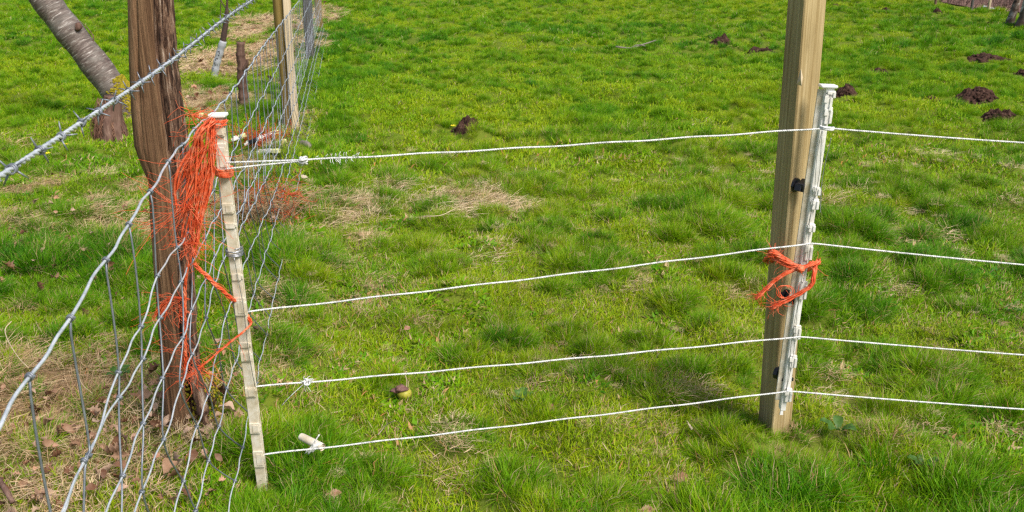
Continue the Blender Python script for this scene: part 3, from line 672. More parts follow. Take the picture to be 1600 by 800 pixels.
# stock netting
LINES = [  # knots (Y:H), skew in Y, outward offset
    ([(0.4, 0.95), (1.13, .973), (1.5, .997), (1.97, 1.022), (2.45, 1.05), (2.9, 1.04), (3.3, 1.012), (4, 1.005), (5.2, 1.01), (7.8, .985), (9, .97), (12.5, .95), (30, .95)], 0.0, 0.0, .0030),
    ([(0.4, 0.70), (1.3, .735), (1.5, .76), (1.95, .803), (2.12, .842), (2.45, .812), (3.2, .80), (5, .79), (7.8, .77), (30, .75)], -0.02, 0.0, .0021),
    ([(0.4, 0.70), (1.3, .738), (1.5, .752), (1.69, .737), (2.4, .732), (2.7, .72), (4, .66), (7.8, .575), (30, .57)], -0.04, 0.0, .0021),
    ([(0.4, 0.62), (1.5, .605), (2.9, .610), (3.6, .56), (5, .49), (7.8, .43), (30, .42)], -0.10, 0.0, .0021),
    ([(0.4, 0.47), (1.7, .485), (2.4, .503), (3.0, .545), (3.8, .47), (5, .38), (7.8, .29), (30, .29)], -0.17, 0.0, .0021),
    ([(0.4, 0.30), (1.9, .310), (2.5, .345), (2.9, .385), (3.6, .36), (5, .24), (7.8, .165), (30, .17)], -0.08, 0.01, .0021),
    ([(0.4, 0.20), (1.9, .200), (2.7, .21), (3.6, .20), (5, .13), (7.8, .08), (30, .09)], -0.03, 0.02, .0021),
    ([(0.4, 0.09), (1.9, .095), (2.6, .100), (3.6, .085), (5, .05), (7.8, .02), (30, .03)], 0.03, 0.075, .0019)]
t = empty("netting_fence", (fence_x(3.0), 3.0, 0)); tag(t, "sagging galvanised stock netting running away along the left posts", "wire fence")
SP = 0.218; S0 = 1.262 - 4 * SP; NS = 72
stays_y = [S0 + SP * k + (0.02 * math.sin(k * 2.3)) for k in range(NS)]
def line_pt(li, y, wob=0.0):
    K, sk, of, r_ = LINES[li]; ya = y + sk
    return np.array([float(fence_x(ya)) + of + wob, ya, float(np.interp(y + sk, [q[0] for q in K], [q[1] for q in K]))])
knots = {}
for li in range(8):
    pts = []
    for si, y in enumerate(stays_y):
        a_ = line_pt(li, y); a_[2] += 0.0045 * math.sin(si * 1.9 + li * 2.1) * (0.3 if li == 0 else 1); a_[0] += 0.003 * math.sin(si * 2.7 + li); knots[li, si] = a_
    kk = [knots[li, s] for s in range(NS)]
    path = []
    for s in range(NS - 1):   # each bay sags in a tension curve between hinge knots
        p0, p1 = kk[s], kk[s + 1]
        for u in np.linspace(0, 1, 7)[:-1]:
            q = p0 * (1 - u) + p1 * u; q[2] += 0.005 * math.sin(u * math.pi) * (1 if (s + li) % 2 else -0.5); q[0] += 0.0025 * math.sin(u * 2 * math.pi); path.append(q)
    path.append(kk[-1]); path = sm(path[:: 2], (NS - 1) * 8)
    mb = MB(); mb.tube(path, LINES[li][3], 7); mb.build("line_wire", M_GALV, t)
for si in range(NS):
    mb = MB(); col = [knots[li, si] for li in range(8)]
    pts = sm(col, 40); pts[1:-1, 0] += 0.003 * np.sin(np.linspace(0, 14, 38) + si); mb.tube(pts, 0.0021 if stays_y[si] < 5 else 0.0017, 6)
    if stays_y[si] < 7.9:
        for li in range(8):   # hinge joint wraps
            c_ = col[li]; td = np.array([float(fence_x(c_[1] + .01) - fence_x(c_[1])), .01, 0]); td /= np.linalg.norm(td); sd = np.cross(td, [0, 0, 1]); rr = LINES[li][3] + 0.0022
            th_ = np.linspace(0, 4 * math.pi, 18); mb.tube(c_ + np.outer((th_ / 12.56 - .5) * .011, td) + rr * (np.cos(th_)[:, None] * sd + np.sin(th_)[:, None] * np.array([0, 0, 1.])), 0.0021, 5)
    mb.build("stay_wire", M_STAY, t)

# ------------------------------------------------------------------ fence posts further along
def slab(mb, quad, z0, z1, bev=0.006, topslope=0.0, lean=(0, 0)):
    q = np.asarray(quad, float); c = q.mean(0); vs = []; n = len(q); pr = []
    for i in range(n):
        p0, p, p1 = q[i - 1], q[i], q[(i + 1) % n]
        d0 = (p0 - p) / np.linalg.norm(p0 - p); d1 = (p1 - p) / np.linalg.norm(p1 - p); pr += [p + d0 * bev, p + d1 * bev]
    pr = np.array(pr); m_ = len(pr); N = 24; f = []
    for i in range(N):
        u = i / (N - 1); z = z0 + (z1 - z0) * u; sh = np.array(lean) * u
        wob = 0.0018 * np.array([math.sin(u * 9 + 1), math.cos(u * 7)])
        k = 0.985 if i == N - 1 else 1.0
        for p in pr: x, y = c + (p - c) * k + sh + wob; vs.append((x, y, z + topslope * (p[0] - c[0]) * (i == N - 1)))
    for i in range(N - 1):
        for k in range(m_): f.append((i * m_ + k, i * m_ + (k + 1) % m_, (i + 1) * m_ + (k + 1) % m_, (i + 1) * m_ + k))
    f.append(tuple((N - 1) * m_ + k for k in range(m_))); mb.add(vs, f); return mb

t = empty("fence_post", (-1.88, 8.12, gh(-1.88, 8.12))); tag(t, "yellow-brown timber fence post with pale batten nailed on its right edge", "post", "posts of the netting fence")
mb = MB(); n = 20; a = np.arange(n) * 2 * math.pi / n
mb.tube(np.array([(-1.905, 8.14, z) for z in np.linspace(-.05, 1.55, 30)]) + np.array([[0.004 * math.sin(z * 5), 0, 0] for z in np.linspace(-.05, 1.55, 30)]), 0.058, 16); mb.build("post_trunk", M_TIMBER2, t, smooth=True)
mb = MB(); slab(mb, [(-1.868, 8.055), (-1.812, 8.085), (-1.818, 8.125), (-1.875, 8.098)], 0.0, 1.56, 0.004, lean=(0.004, 0)); mb.build("batten", M_BATTEN, t, smooth=False)
t = empty("fence_post", (-2.63, 12.72, gh(-2.63, 12.72))); tag(t, "dark grey fence post farther along the netting behind the yellow-brown one", "post", "posts of the netting fence")
mb = MB(); slab(mb, [(-2.69, 12.66), (-2.59, 12.66), (-2.585, 12.77), (-2.69, 12.77)], -.05, 1.5, 0.015, lean=(0.02, 0)); mb.build("post_trunk", M_GREYPOST, t, smooth=False)
for yq in (17.0, 22.5):
    xq = float(fence_x(yq)) - 0.07
    t = empty("fence_post", (xq, yq, gh(xq, yq))); tag(t, "distant brown fence post where the netting runs out of view at top" if yq < 20 else "last far fence post beyond the distant brown one", "post", "posts of the netting fence")
    mb = MB(); slab(mb, [(xq - .05, yq - .05), (xq + .05, yq - .05), (xq + .05, yq + .05), (xq - .05, yq + .05)], -.3, 1.4, 0.01); mb.build("post_trunk", M_TIMBER2, t, smooth=False)

# short crooked stake stump
t = empty("crooked_stake", tuple(G(379, 172)) ); b0 = G(379, 172); tag(t, "short crooked brown dead stake standing behind the netting", "stake")
pts = sm([P(381, 178, b0[1]), P(380, 150, b0[1]), P(378, 125, b0[1]), P(379, 105, b0[1]), P(376, 88, b0[1]), P(376, 66, b0[1])], 40)
rr = np.interp(np.linspace(0, 1, 40), [0, .5, .62, .8, 1], [.046, .042, .050, .040, .036]) * (1 + .07 * rng.normal(0, 1, 40)); mb = MB(); mb.tube(pts, rr, 12); mb.build("stake_trunk", M_STICK, t)
mb = MB(); mb.tube(sm([P(380, 110, b0[1] - .03), P(386, 100, b0[1] - .05), P(387, 92, b0[1] - .05)], 8), [.02, .02, .018, .016, .014, .012, .01, .008], 7); mb.build("branch_stub", M_STICK, t)

# sapling in a guard
b0 = G(335, 122); t = empty("sapling", tuple(b0)); tag(t, "young bare sapling in a grey perforated plastic guard on straw", "sapling")
yv = b0[1]
mb = MB(); g0, g1 = P(334, 124, yv), P(349, 64, yv); gp = sm([g0, P(339, 98, yv), g1], 24); mb.tube(gp, 0.040 + 0.003 * np.sin(np.arange(24) * 1.3), 16); gd = mb.build("tree_guard", M_GUARD, t)
mb = MB()
for q in range(11):
    c_ = P(random.uniform(334, 344), random.uniform(78, 108), yv - 0.041); c_ = c_ + 0; ax = random.uniform(-.018, .018); i_ = int(np.clip(np.interp(c_[2], gp[:, 2], np.arange(24)), 0, 23)); cc = gp[i_] + np.array([ax, -math.sqrt(.042 ** 2 - ax * ax), 0])
    mb.add(ICO1[0] * np.array([.007, .004, .009]) + cc, ICO1[1])
mb.build("hole", M_DARK, gd)
mb = MB(); mb.tube(sm([P(347, 72, yv), P(351, 48, yv), P(354, 25, yv), P(355, 0, yv), P(356, -60, yv), P(352, -140, yv)], 40), np.interp(np.linspace(0, 1, 40), [0, .25, .32, 1], [.036, .028, .013, .006]), 8); mb.build("trunk", M_DARKSTEM, t)
for br in ([(354, 15), (347, 4), (340, -12), (330, -50)], [(355, 30), (345, 28), (345, 0), (343, -40)], [(355, -20), (362, -50), (368, -90)]):
    mb = MB(); q = sm([P(x, y, yv + .02 * i) for i, (x, y) in enumerate(br)], 16); mb.tube(q, np.linspace(.007, .002, 16), 5); mb.build("branch", M_DARKSTEM, t)

# ------------------------------------------------------------------ leaning tree on the left
YT = 8.5
axp = [P(206, 192, YT), P(198, 165, YT), P(165, 122, YT), P(128, 74, YT), P(95, 32, YT), P(65, -8, YT), P(25, -70, YT), P(-40, -170, YT), P(-110, -300, YT)]
axp[0] = axp[0] + np.array([0.02, 0, -0.12])
tb = np.array(G(206, 185)); t = empty("leaning_tree", tuple(tb)); tag(t, "leaning tree trunk with banded silvery bark and moss collar behind old post", "tree")
ap = sm(axp, 90); s_ = np.linspace(0, 1, 90); rad = np.interp(s_, [0, .06, .2, .5, 1], [.150, .132, .125, .116, .080]) * (1 + 0.03 * np.sin(s_ * 60) + 0.015 * rng.normal(0, 1, 90))
# trunk mesh in a local frame whose z runs along the trunk, so the bark bands cross it
d_ = Vector(ap[60] - ap[6]).normalized(); qrot = d_.to_track_quat('Z', 'Y'); Rm = np.array(qrot.to_matrix())
mb = MB(); mb.tube(ap, rad, 28); vv = np.concatenate(mb.v); me_loc = (vv - tb) @ Rm
mb2 = MB(); mb2.add(me_loc + tb, mb.f); o = mb2.build("trunk", M_BARK, t); o.rotation_mode = 'QUATERNION'; o.rotation_quaternion = qrot; trunk = o
mb = MB()
for q in range(1500):
    k = random.uniform(2, 13) if random.random() < .8 else random.uniform(11, 15); i_ = int(k); tdv = ap[i_ + 1] - ap[i_]; c_ = ap[i_] + tdv * (k - i_); tdv /= np.linalg.norm(tdv); s1 = np.cross(tdv, [0, 1, 0]); s1 /= np.linalg.norm(s1); s2 = np.cross(tdv, s1)
    if s1[2] < 0: s1 = -s1
    aa = random.gauss(0.05, 0.60); dn = math.cos(aa) * s1 + math.sin(aa) * (-np.abs(s2) if s2[1] > 0 else s2)
    if dn[1] > 0.4: dn[1] *= -1
    if k > 14 and random.random() < .7 and abs(aa) > .6: continue
    cc = c_ + dn * rad[i_] * 0.97; mb.add(ICO1[0] * random.uniform(.006, .016) * np.array([1, 1, .8]) + cc, ICO1[1])
mb.build("moss", M_MOSS, t, smooth=False)
mb = MB(); c_ = P(122, 42, YT - .08); mb.add(ICO2[0] * np.array([.028, .03, .038]) * (1 + .15 * rng.normal(0, 1, (len(ICO2[0]), 1))) + c_, ICO2[1]); mb.build("knot", M_STICK, t)
mb = MB(); mb.tube(sm([P(145, 67, YT), P(146, 58, YT), P(138, 45, YT), P(126, 33, YT)], 14), np.linspace(.006, .0025, 14), 5); mb.build("twig", M_STICK, t)
for (i_, dx, dz, dy) in ((74, -.5, .6, .5), (80, .5, .9, -.3), (86, -.6, .5, .2)):
    c_ = ap[i_]; mb = MB(); q = sm([c_, c_ + np.array([dx * .5, dy * .4, dz * .5]), c_ + np.array([dx, dy, dz]), c_ + np.array([dx * 1.5, dy * 1.4, dz * 1.9])], 20); mb.tube(q, np.linspace(.05, .012, 20), 8); mb.build("branch", M_BARK, t)

# shaggy stump
b0 = G(173, 222); t = empty("shaggy_stump", tuple(b0)); tag(t, "shaggy reddish brown stump wrapped in dry stalks below the leaning trunk", "stump")
mb = MB(); yv = b0[1]; pts = sm([P(174, 228, yv), P(173, 210, yv), P(172, 190, yv), P(175, 172, yv), P(176, 150, yv)], 40)
rr = np.interp(np.linspace(0, 1, 40), [0, .25, .5, .75, 1], [.125, .105, .085, .06, .05]); mb.tube(pts, rr, 40)
vq = mb.v[0]; aq = np.tile(np.arange(40) * 2 * math.pi / 40, 40); zq = np.repeat(np.linspace(0, 1, 40), 40); cq = np.repeat(pts, 40, 0)
mb.v[0] = cq + (vq - cq) * (0.72 + 0.75 * fbm(aq * 3.2, zq * 2.2, 222, 4))[:, None]; mb.build("stump_trunk", M_STICK, t)
mb = MB()
for q in range(150):
    aa = random.uniform(-3.4, .4); z0 = random.uniform(.06, .36); r0 = np.interp(z0, [0, .1, .2, .3, .4], [.1, .1, .09, .055, .04]) + .004
    p0 = b0 + np.array([r0 * math.cos(aa), r0 * math.sin(aa), z0]); L = random.uniform(.10, .24); sw = random.uniform(-.5, .5)
    p1 = p0 + np.array([.10 * L * math.cos(aa) + sw * .07, .10 * L * math.sin(aa), -L * .5]); p2 = p1 + np.array([.06 * L * math.cos(aa) + sw * -.05, .08 * L * math.sin(aa), -L * .5]); p2[2] = max(p2[2], gh(p2[0], p2[1]))
    mb.tube(sm([p0, p1, p2], 6), [.003, .003, .0028, .0025, .002, .0012], 4)
mb.build("dry_stalks", mat_noise("stump_stalks", [(0.3, (.09, .04, .028)), (0.55, (.20, .10, .065)), (0.75, (.36, .23, .14))], nscale=30, rough=.8), t)

# ------------------------------------------------------------------ white stakes
def axis_frame(p0, p1):
    a = p1 - p0; L = np.linalg.norm(a); a /= L; r = np.array([1.0, 0, 0]); r -= a * np.dot(r, a); r /= np.linalg.norm(r); fwd = np.cross(r, a); 
    if fwd[1] > 0: fwd = -fwd
    return a, r, fwd, L

# left stake
p0 = P(411, 768, 2.51); p1 = P(339, 182, 2.51); p0[2] = -0.03
t = empty("electric_fence_stake", (p0[0], p0[1], 0)); tag(t, "weathered cream plastic fence stake standing in grass beside the netting", "fence stake", "white plastic electric fence stakes")
a, r, f, L = axis_frame(p0, p1)
def cz(py): # along-axis position for a photo row on the left stake
    return (P(339 + (411 - 339) * (py - 182) / 586, py, 2.51) - p0) @ a
mb = MB()
mb.box(p0 + a * L / 2, r, f, a, .0150, .0035, L / 2, .0012)                    # front flange
mb.box(p0 + a * L / 2 - f * .012, r, f, a, .0035, .0090, L / 2 - .002, .001)   # web
mb.box(p0 + a * L / 2 - f * .0235, r, f, a, .0120, .0030, L / 2 - .001, .001)    # back flange
mb.box(p0 + a * L / 2 - r * .012 - f * .008, r, f, a, .0028, .0100, L / 2 - .003, .001)
mb.build("shaft", M_PLASTIC_OLD, t, smooth=False)
mb = MB(); mb.box(p1 + a * .002 - f * .010, r, f, a, .0225, .0190, .0045, .002); mb.build("cap", M_CAP, t, smooth=False)
for py, hh in ((204, 14), (245, 36), (325, 14), (352, 8), (432, 10), (478, 26), (538, 8), (556, 14), (612, 14), (668, 16), (716, 26)):
    z = cz(py); hz = hh / F * 2.75 * .5
    mb = MB(); c_ = p0 + a * z + f * .0066 + r * .001
    if hh >= 14:
        mb.box(c_ - f * .0012, r, f, a, .0154, .0030, hz * 1.1, .0012); mb.box(c_ + f * .0022 + r * .003, r, f, a, .0090, .0014, hz * .8, .0006, .9)
    else:
        mb.box(c_ - f * .0012, r, f, a, .0125, .0026, hz, .0010)
    mb.box(c_ + r * .0158 - f * .004, r, f, a, .0022, .0050, hz * .55, .0008)
    mb.build("lug", M_PLASTIC_OLD, t, smooth=False)

def coil(mb, c, a, r, f, R1, R2, turns, pitch, rad, jit=.001, sides=5, steps=22):
    th_ = np.linspace(0, turns * 2 * math.pi, int(turns * steps)); n = len(th_)
    jj = np.cumsum(rng.normal(0, jit * .4, n)); jj -= np.linspace(0, jj[-1], n)
    pts = c + np.outer((th_ / (2 * math.pi) - turns / 2) * pitch + jj, a) + np.outer(R1 * np.cos(th_), r) + np.outer(R2 * np.sin(th_), f); mb.tube(pts, rad, sides); return pts
tw = empty("tie_wire", tuple(p0 + a * cz(393))); tag(tw, "thin grey wire coiled round the cream stake halfway up", "wire")
mb = MB(); coil(mb, p0 + a * cz(394) - f * .008, a, r, f, .0225, .0225, 5.2, .0042, .0017, .002)
mb.build("coil", M_TIEWIRE, tw); mb = MB(); c_ = p0 + a * cz(400) + f * .014
mb.tube(sm([c_ + r * .004, p0 + a * cz(430) + f * .013 + r * .007, p0 + a * cz(475) + f * .020 + r * .015, p0 + a * cz(540) + f * .017 + r * .013, p0 + a * cz(600) + f * .018 + r * .020], 30), .0012, 5); mb.build("wire_tail", M_TIEWIRE, tw)

# right timber post
t = empty("timber_post", (.89, 2.88, gh(.89, 2.88))); tag(t, "tall square pale timber fence post at right of the field gap", "post")
qb = np.array([(.835, 2.908), (.855, 2.800), (.945, 2.885), (.925, 2.993)])
pt = P(1258, 0, 2.80); lean = (pt[0] - .855 + 0.0, 0.0)
zt = 1.80; lean = ((pt[0] - .855) / pt[2] * zt, 0.01)
mb = MB(); slab(mb, qb, -.05, zt, .005, .05, lean); mb.build("post_trunk", M_TIMBER, t, smooth=False)
mb = MB(); c_ = P(1250, 122, 2.775)
mb.add(np.array([(0, 0, .028), (.010, .004, .0), (.0, -.010, -.004), (-.008, .002, -.018), (.002, .012, 0), (.006, -.004, -.022)]) + c_, [(0, 1, 2), (0, 2, 3), (0, 4, 1), (0, 3, 4), (1, 5, 2), (2, 5, 3), (3, 5, 4), (4, 5, 1)]); mb.build("splinter", M_BATTEN, t, smooth=False)
nf = np.array([.64, -.77, 0]); rf = np.array([.77, .64, 0]); up = np.array([0, 0, 1.])
def insulator(px, py, k=1.25):
    c_ = P(px, py, 2.80 + 0.02); c_ = c_.copy()
    # bring onto the front face
    qq = qb + np.array(lean) * c_[2] / zt; dd = np.dot(c_[:2] - qq[1], nf[:2]); c_[:2] -= nf[:2] * dd
    mb = MB(); mb.tube([c_ - nf * .006, c_ + nf * .006], [.019 * k, .017 * k], 9); mb.tube([c_ + nf * .004, c_ + nf * .020], [.012, .010], 12)
    mb.box(c_ + nf * .024, rf, up + rf * .3, nf, .019 * k, .008 * k, .009 * k, .002); mb.box(c_ + nf * .030 + up * .010 - rf * .006, rf + up * .4, up, nf, .012 * k, .006 * k, .010 * k, .0015); mb.box(c_ + nf * .030 - up * .011 + rf * .003, rf - up * .25, up, nf, .018 * k, .005 * k, .009 * k, .0015)
    q = sm([c_ + nf * .02 + rf * .012, c_ + nf * .028 + rf * .024 + up * .004, c_ + nf * .03 + rf * .028 - up * .008], 8); mb.tube(q, .0035, 6)
    mb.build("insulator", M_BLACK, t, smooth=False)
for q in ((1243, 289), (1224, 461), (1211, 580)): insulator(*q)

# right stake, tied to the timber post
p0 = P(1222, 640, 2.765); p1 = P(1293, 136, 2.78)
t = empty("electric_fence_stake", tuple(p0)); tag(t, "bright white plastic fence stake tied upright against the square timber post", "fence stake", "white plastic electric fence stakes")
a, r, f, L = axis_frame(p0, p1)
def cr(py): return (P(1222 + 71 * (640 - py) / 504, py, 2.77) - p0) @ a
mb = MB()
mb.box(p0 + a * L / 2 + f * .004 + r * .001, r, f, a, .0085, .0032, L / 2, .001)             # front strip
mb.box(p0 + a * L / 2 - r * .007 - f * .004, r, f, a, .0022, .0090, L / 2 - .004, .001)       # web
mb.box(p0 + a * (L / 2 + .01) + r * .013 - f * .006, r, f, a, .0050, .0030, L / 2 - .015, .001)
mb.box(p0 - a * .004 + f * .004 - r * .002, r, f, a, .0055, .0030, .012, .001, .6)
mb.build("shaft", M_PLASTIC, t, smooth=False)
mb = MB(); mb.box(p0 + a * (L / 2 + .012) - r * .0170 - f * .006, r, f, a, .0088, .0028, L / 2 - .02, .001); mb.build("back_flange", M_PLASTIC_OLD, t, smooth=False)
mb = MB(); mb.box(p1 + a * .003 + r * .001, r, f, a, .0240, .0180, .0040, .0025); mb.box(p1 - a * .008 + r * .005, r, f, a, .0105, .010, .0075, .001, 1.25); mb.build("cap", M_CAP, t, smooth=False)
lugs = [(147, 10, .0145), (160, 24, .006), (180, 24, .0125), (298, 12, .010), (318, 16, .011), (355, 12, .010), (392, 26, .0125), (452, 28, .0125), (517, 22, .0125), (562, 20, .0125), (614, 22, .0125)]
for py, hh, off in lugs:
    z = cr(py); hz = hh / F * 2.8 * .55; mb = MB(); c_ = p0 + a * z + r * (off * .8) + f * .0085
    mb.box(c_, r, f, a, .0098, .0055, hz, .0012)
    mb.box(c_ + r * .0065 + f * .006 - a * hz * .15, r, f, a, .0040, .0030, hz * .75, .001); mb.box(c_ - r * .008 + f * .0055 + a * hz * .4, r, f, a, .0055, .0022, hz * .4, .0008)
    mb.build("lug", M_PLASTIC, t, smooth=False)
wt = empty("stake_wire", tuple(p0 + a * .5)); tag(wt, "thin grey wires strung down the bright white stake on timber post", "wire")
for k in (0, 1, 3):
    ys = np.linspace(196 + 6 * k, 606 if k < 3 else 330, 26); off = (-.004, .002, .010, .0215)[k]
    pts = np.array([p0 + a * cr(y) + f * (.017 + .003 * math.sin(y * .05 + k)) + r * (off + .0035 * math.sin(y * .045 + 1.7 * k)) for y in ys]); mb = MB(); mb.tube(sm(pts, 90), .0009 if k < 3 else .0013, 5); mb.build("wire_run", M_TIEWIRE, wt)

# ------------------------------------------------------------------ white electric ropes
YL, YR = 2.50, 2.735
def rope(name, label, pl, pr, pend, sagL=.004, extra=None):
    A = P(pl[0], pl[1], YL - .02); B = P(pr[0], pr[1], YR); E = P(pend[0], pend[1], 2.735); E2 = E + (E - B) * .8
    t = empty("fence_rope", tuple(A)); tag(t, label, "rope", "white electric fence ropes")
    n = 60; s_ = np.linspace(0, 1, n)[:, None]; lp = A * (1 - s_) + B * s_; lp[:, 2] -= sagL * 4 * (s_[:, 0] * (1 - s_[:, 0])); lp[:, 2] += .0012 * np.sin(s_[:, 0] * 37)
    rp = B * (1 - s_) + E2 * s_; rp[:, 2] -= .006 * 4 * s_[:, 0] * (1 - s_[:, 0])
    mb = MB(); twisted(mb, np.vstack([lp, rp[1:]]), .0014, .0016, 3, .020, 5, .0045); mb.build("rope_strand", M_ROPE, t)
    return t, A, B, lp
def rope_knot(t, c, s=.014, nfray=8):
    mb = MB()
    for q in range(7):
        ax = Vector(rng.normal(0, 1, 3)).normalized(); u = np.array(ax.orthogonal().normalized()); v = np.cross(np.array(ax), u); th_ = np.linspace(0, 6.4, 22); rr = s * random.uniform(.55, .95)
        mb.tube(c + np.outer(np.cos(th_) * rr, u) + np.outer(np.sin(th_) * rr * .8, v) + rng.normal(0, s * .2, 3), .0026, 5)
    kn = mb.build("knot", M_ROPE, t)
    if nfray:
        mb = MB()
        for q in range(nfray):
            d_ = np.array([random.uniform(-.3, 1), random.uniform(-.6, .6), random.uniform(-1, 1)]); d_ /= np.linalg.norm(d_); mb.tube(sm([c, c + d_ * s * 1.2, c + d_ * s * 2 + np.array([s * .5, 0, -s * .4])], 6), .0008, 4)
        mb.build("fray", M_ROPE, kn)
t, A, B, lp = rope("r", "highest white rope, doubled beside the cream stake", (474, 250), (1291, 200), (1600, 220))
for dy, py in ((0, 252), (1, 262)):
    st = P(352, py + 2, 2.49); mb = MB(); twisted(mb, sm([st, A + np.array([0, 0, -.002 * dy])], 20), .0014, .0016, 3, .020, 5, .0045); mb.build("rope_loop", M_ROPE, t)
rope_knot(t, A, .013, 0)
mb = MB()
for q in range(26):
    c_ = lp[int(random.choice([2, 2, 3, 3, 3, 4, 5, 6]))] + np.array([random.uniform(-.02, .02), 0, 0]); d_ = np.array([random.uniform(-.4, .4), random.uniform(-.4, .1), random.choice([-1, 1]) * random.uniform(.4, 1)]); mb.tube([c_, c_ + d_ * .010, c_ + d_ * .017 + np.array([.004, 0, 0])], .0008, 4)
mb.build("fray", M_ROPE, t)
mb = MB(); coil(mb, P(1292, 200, YR), np.array([0.14, 0, .99]), np.array([1., 0, 0]), np.array([0, -1., 0]), .019, .016, 1.6, .006, .0028); mb.build("rope_wrap", M_ROPE, t)
t, A, B, lp = rope("r", "second white rope from the top, level with stake middle", (388, 487), (1268, 380), (1600, 411))
t, A, B, lp = rope("r", "third white rope down with small white knot near the cream stake", (400, 604), (1249, 526), (1600, 552))
rope_knot(t, lp[5], .012, 10)
mb = MB(); c_ = lp[5]; mb.tube(sm([c_, P(455, 618, 2.49), P(440, 634, 2.50)], 12), .0011, 5); mb.build("loose_end", M_ROPE, t)
t, A, B, lp = rope("r", "lowest white rope stretched just above the grass", (413, 710), (1232, 611), (1600, 637))
LOW = lp

# plastic tube on the lowest rope
c0 = P(470, 682, 2.60); c1 = P(504, 699, 2.55); t = empty("plastic_tube", tuple((c0 + c1) / 2)); tag(t, "broken white plastic tube caught on the lowest rope near cream stake", "tube")
mb = MB(); aa = c1 - c0; LL = np.linalg.norm(aa); aa /= LL; mb.tube([c0, c0 + aa * .01, c0 + aa * LL * .6, c1], [.011, .0122, .0126, .012], 14, cap=False); mb.tube([c0 + aa * .004, c1 - aa * .004], .0095, 14, cap=True); mb.build("tube_body", M_PLASTIC_OLD, t)
mb = MB()
for q in range(8):
    s1 = P(498 - 1.4 * q, 692 + .6 * q, 2.53); s2 = P(494 - 1.2 * q, 699, 2.525 ); s3 = P(488 - 1.6 * q, 707 + random.uniform(-2, 3), 2.53); mb.tube(sm([s1, s2, s3], 8), random.uniform(.0022, .0032), 5)
mb.tube(sm([P(499, 679, 2.53), P(492, 690, 2.525), P(486, 702, 2.525)], 8), .0022, 5)
mb.build("torn_strip", M_ROPE, t)

# ------------------------------------------------------------------ orange twine
def fray(mb, spine, n, spread, lmin, lmax, rad=.0008, stick=.5, grav=0.0, side=(0, 0, 0)):
    sp = np.asarray(spine); N = len(sp)
    for q in range(n):
        i0 = random.randint(0, N - 2); L = random.uniform(lmin, lmax); p = sp[i0] + rng.normal(0, spread * .5, 3); pts = [p.copy()]; steps = 7
        dr = sp[min(i0 + 1, N - 1)] - sp[i0]; dr /= np.linalg.norm(dr) + 1e-9; dv = dr * (1 - stick) + rng.normal(0, 1, 3) * stick * np.array([1, .35, .8]) + np.array(side); dv /= np.linalg.norm(dv)
        for k in range(steps):
            dv = dv + rng.normal(0, .28, 3) * np.array([1, .4, 1]) + np.array([0, 0, -grav]); dv /= np.linalg.norm(dv); p = p + dv * L / steps; pts.append(p.copy())
        mb.tube(sm(pts, 11), np.linspace(rad, rad * .6, 11), 3, cap=False)
def ribbons(mb, pts, count, R, wid, n=26, sway=1.0):
    """flat split strands of film twine"""
    c_ = sm(pts, n); u = np.linspace(0, 1, n)
    for k in range(count):
        o0 = rng.normal(0, R, 3) * np.array([1, .35, .3]); o1 = rng.normal(0, R, 3) * np.array([1, .35, .3]); ph = random.random() * 6.28; fr = random.uniform(3, 7)
        i0 = random.randint(0, n // 3) if k % 2 else 0; i1 = n - random.randint(0, n // 3)
        p = c_ + np.outer(1 - u, o0) * .55 + np.outer(u, o1) + np.outer(np.sin(u * fr + ph) * R * .55 * sway, [1, .2, 0]); p = p[i0:i1]; m_ = len(p)
        t_ = np.gradient(p, axis=0); t_ /= np.linalg.norm(t_, axis=1, keepdims=True) + 1e-9; s_ = np.cross(t_, [0, 1, 0]); s_ /= np.linalg.norm(s_, axis=1, keepdims=True) + 1e-9; q_ = np.cross(t_, s_)
        tw = ph + np.linspace(0, random.uniform(-3, 3), m_); wv = wid * random.uniform(.5, 1.3) * (1 - .5 * np.abs(np.linspace(-1, 1, m_)) ** 4)
        d_ = (np.cos(tw)[:, None] * s_ + .6 * np.sin(tw)[:, None] * q_) * wv[:, None] / 2; e_ = np.cross(t_, d_); e_ /= np.linalg.norm(e_, axis=1, keepdims=True) + 1e-9; e_ *= .0004
        vs = np.stack([p - d_, p + e_, p + d_, p - e_], 1).reshape(-1, 3); fs = []
        for i in range(m_ - 1):
            for j in range(4): fs.append((i * 4 + j, i * 4 + (j + 1) % 4, (i + 1) * 4 + (j + 1) % 4, (i + 1) * 4 + j))
        mb.add(vs, fs)
def cord(mb, pts, n=40, R=.0035, plies=9, rad=.0016, pitch=.07, loose=.0):
    c_ = sm(pts, n)
    for k in range(plies):
        a0 = random.random() * 6.28; rr = R * math.sqrt(random.random()) * 1.1; ph = a0 + np.linspace(0, 1, n) * 2 * math.pi * (np.linalg.norm(np.diff(c_, axis=0), axis=1).sum() / pitch)
        off = np.stack([rr * np.cos(ph), rr * np.sin(ph), rr * np.sin(ph + 1)], 1) * (1 + loose * np.sin(np.linspace(0, 9, n) + a0)[:, None]); mb.tube(c_ + off, rad, 4)
    return c_
Yt = 2.455
t = empty("orange_twine", tuple(P(300, 420, Yt))); tag(t, "frayed orange twine hanging thickly on netting before old post", "twine", "orange baler twine")
S1 = [P(338, 186, 2.47), P(322, 205, 2.45), P(312, 235, Yt), P(303, 265, Yt), P(296, 300, Yt), P(290, 340, Yt)]
S2 = [P(334, 192, 2.47), P(331, 230, Yt), P(327, 270, Yt), P(316, 310, Yt), P(308, 345, Yt), P(300, 385, Yt)]
S3 = [P(318, 230, Yt), P(306, 290, Yt), P(300, 340, Yt), P(297, 380, Yt), P(303, 405, Yt)]
mb = MB()
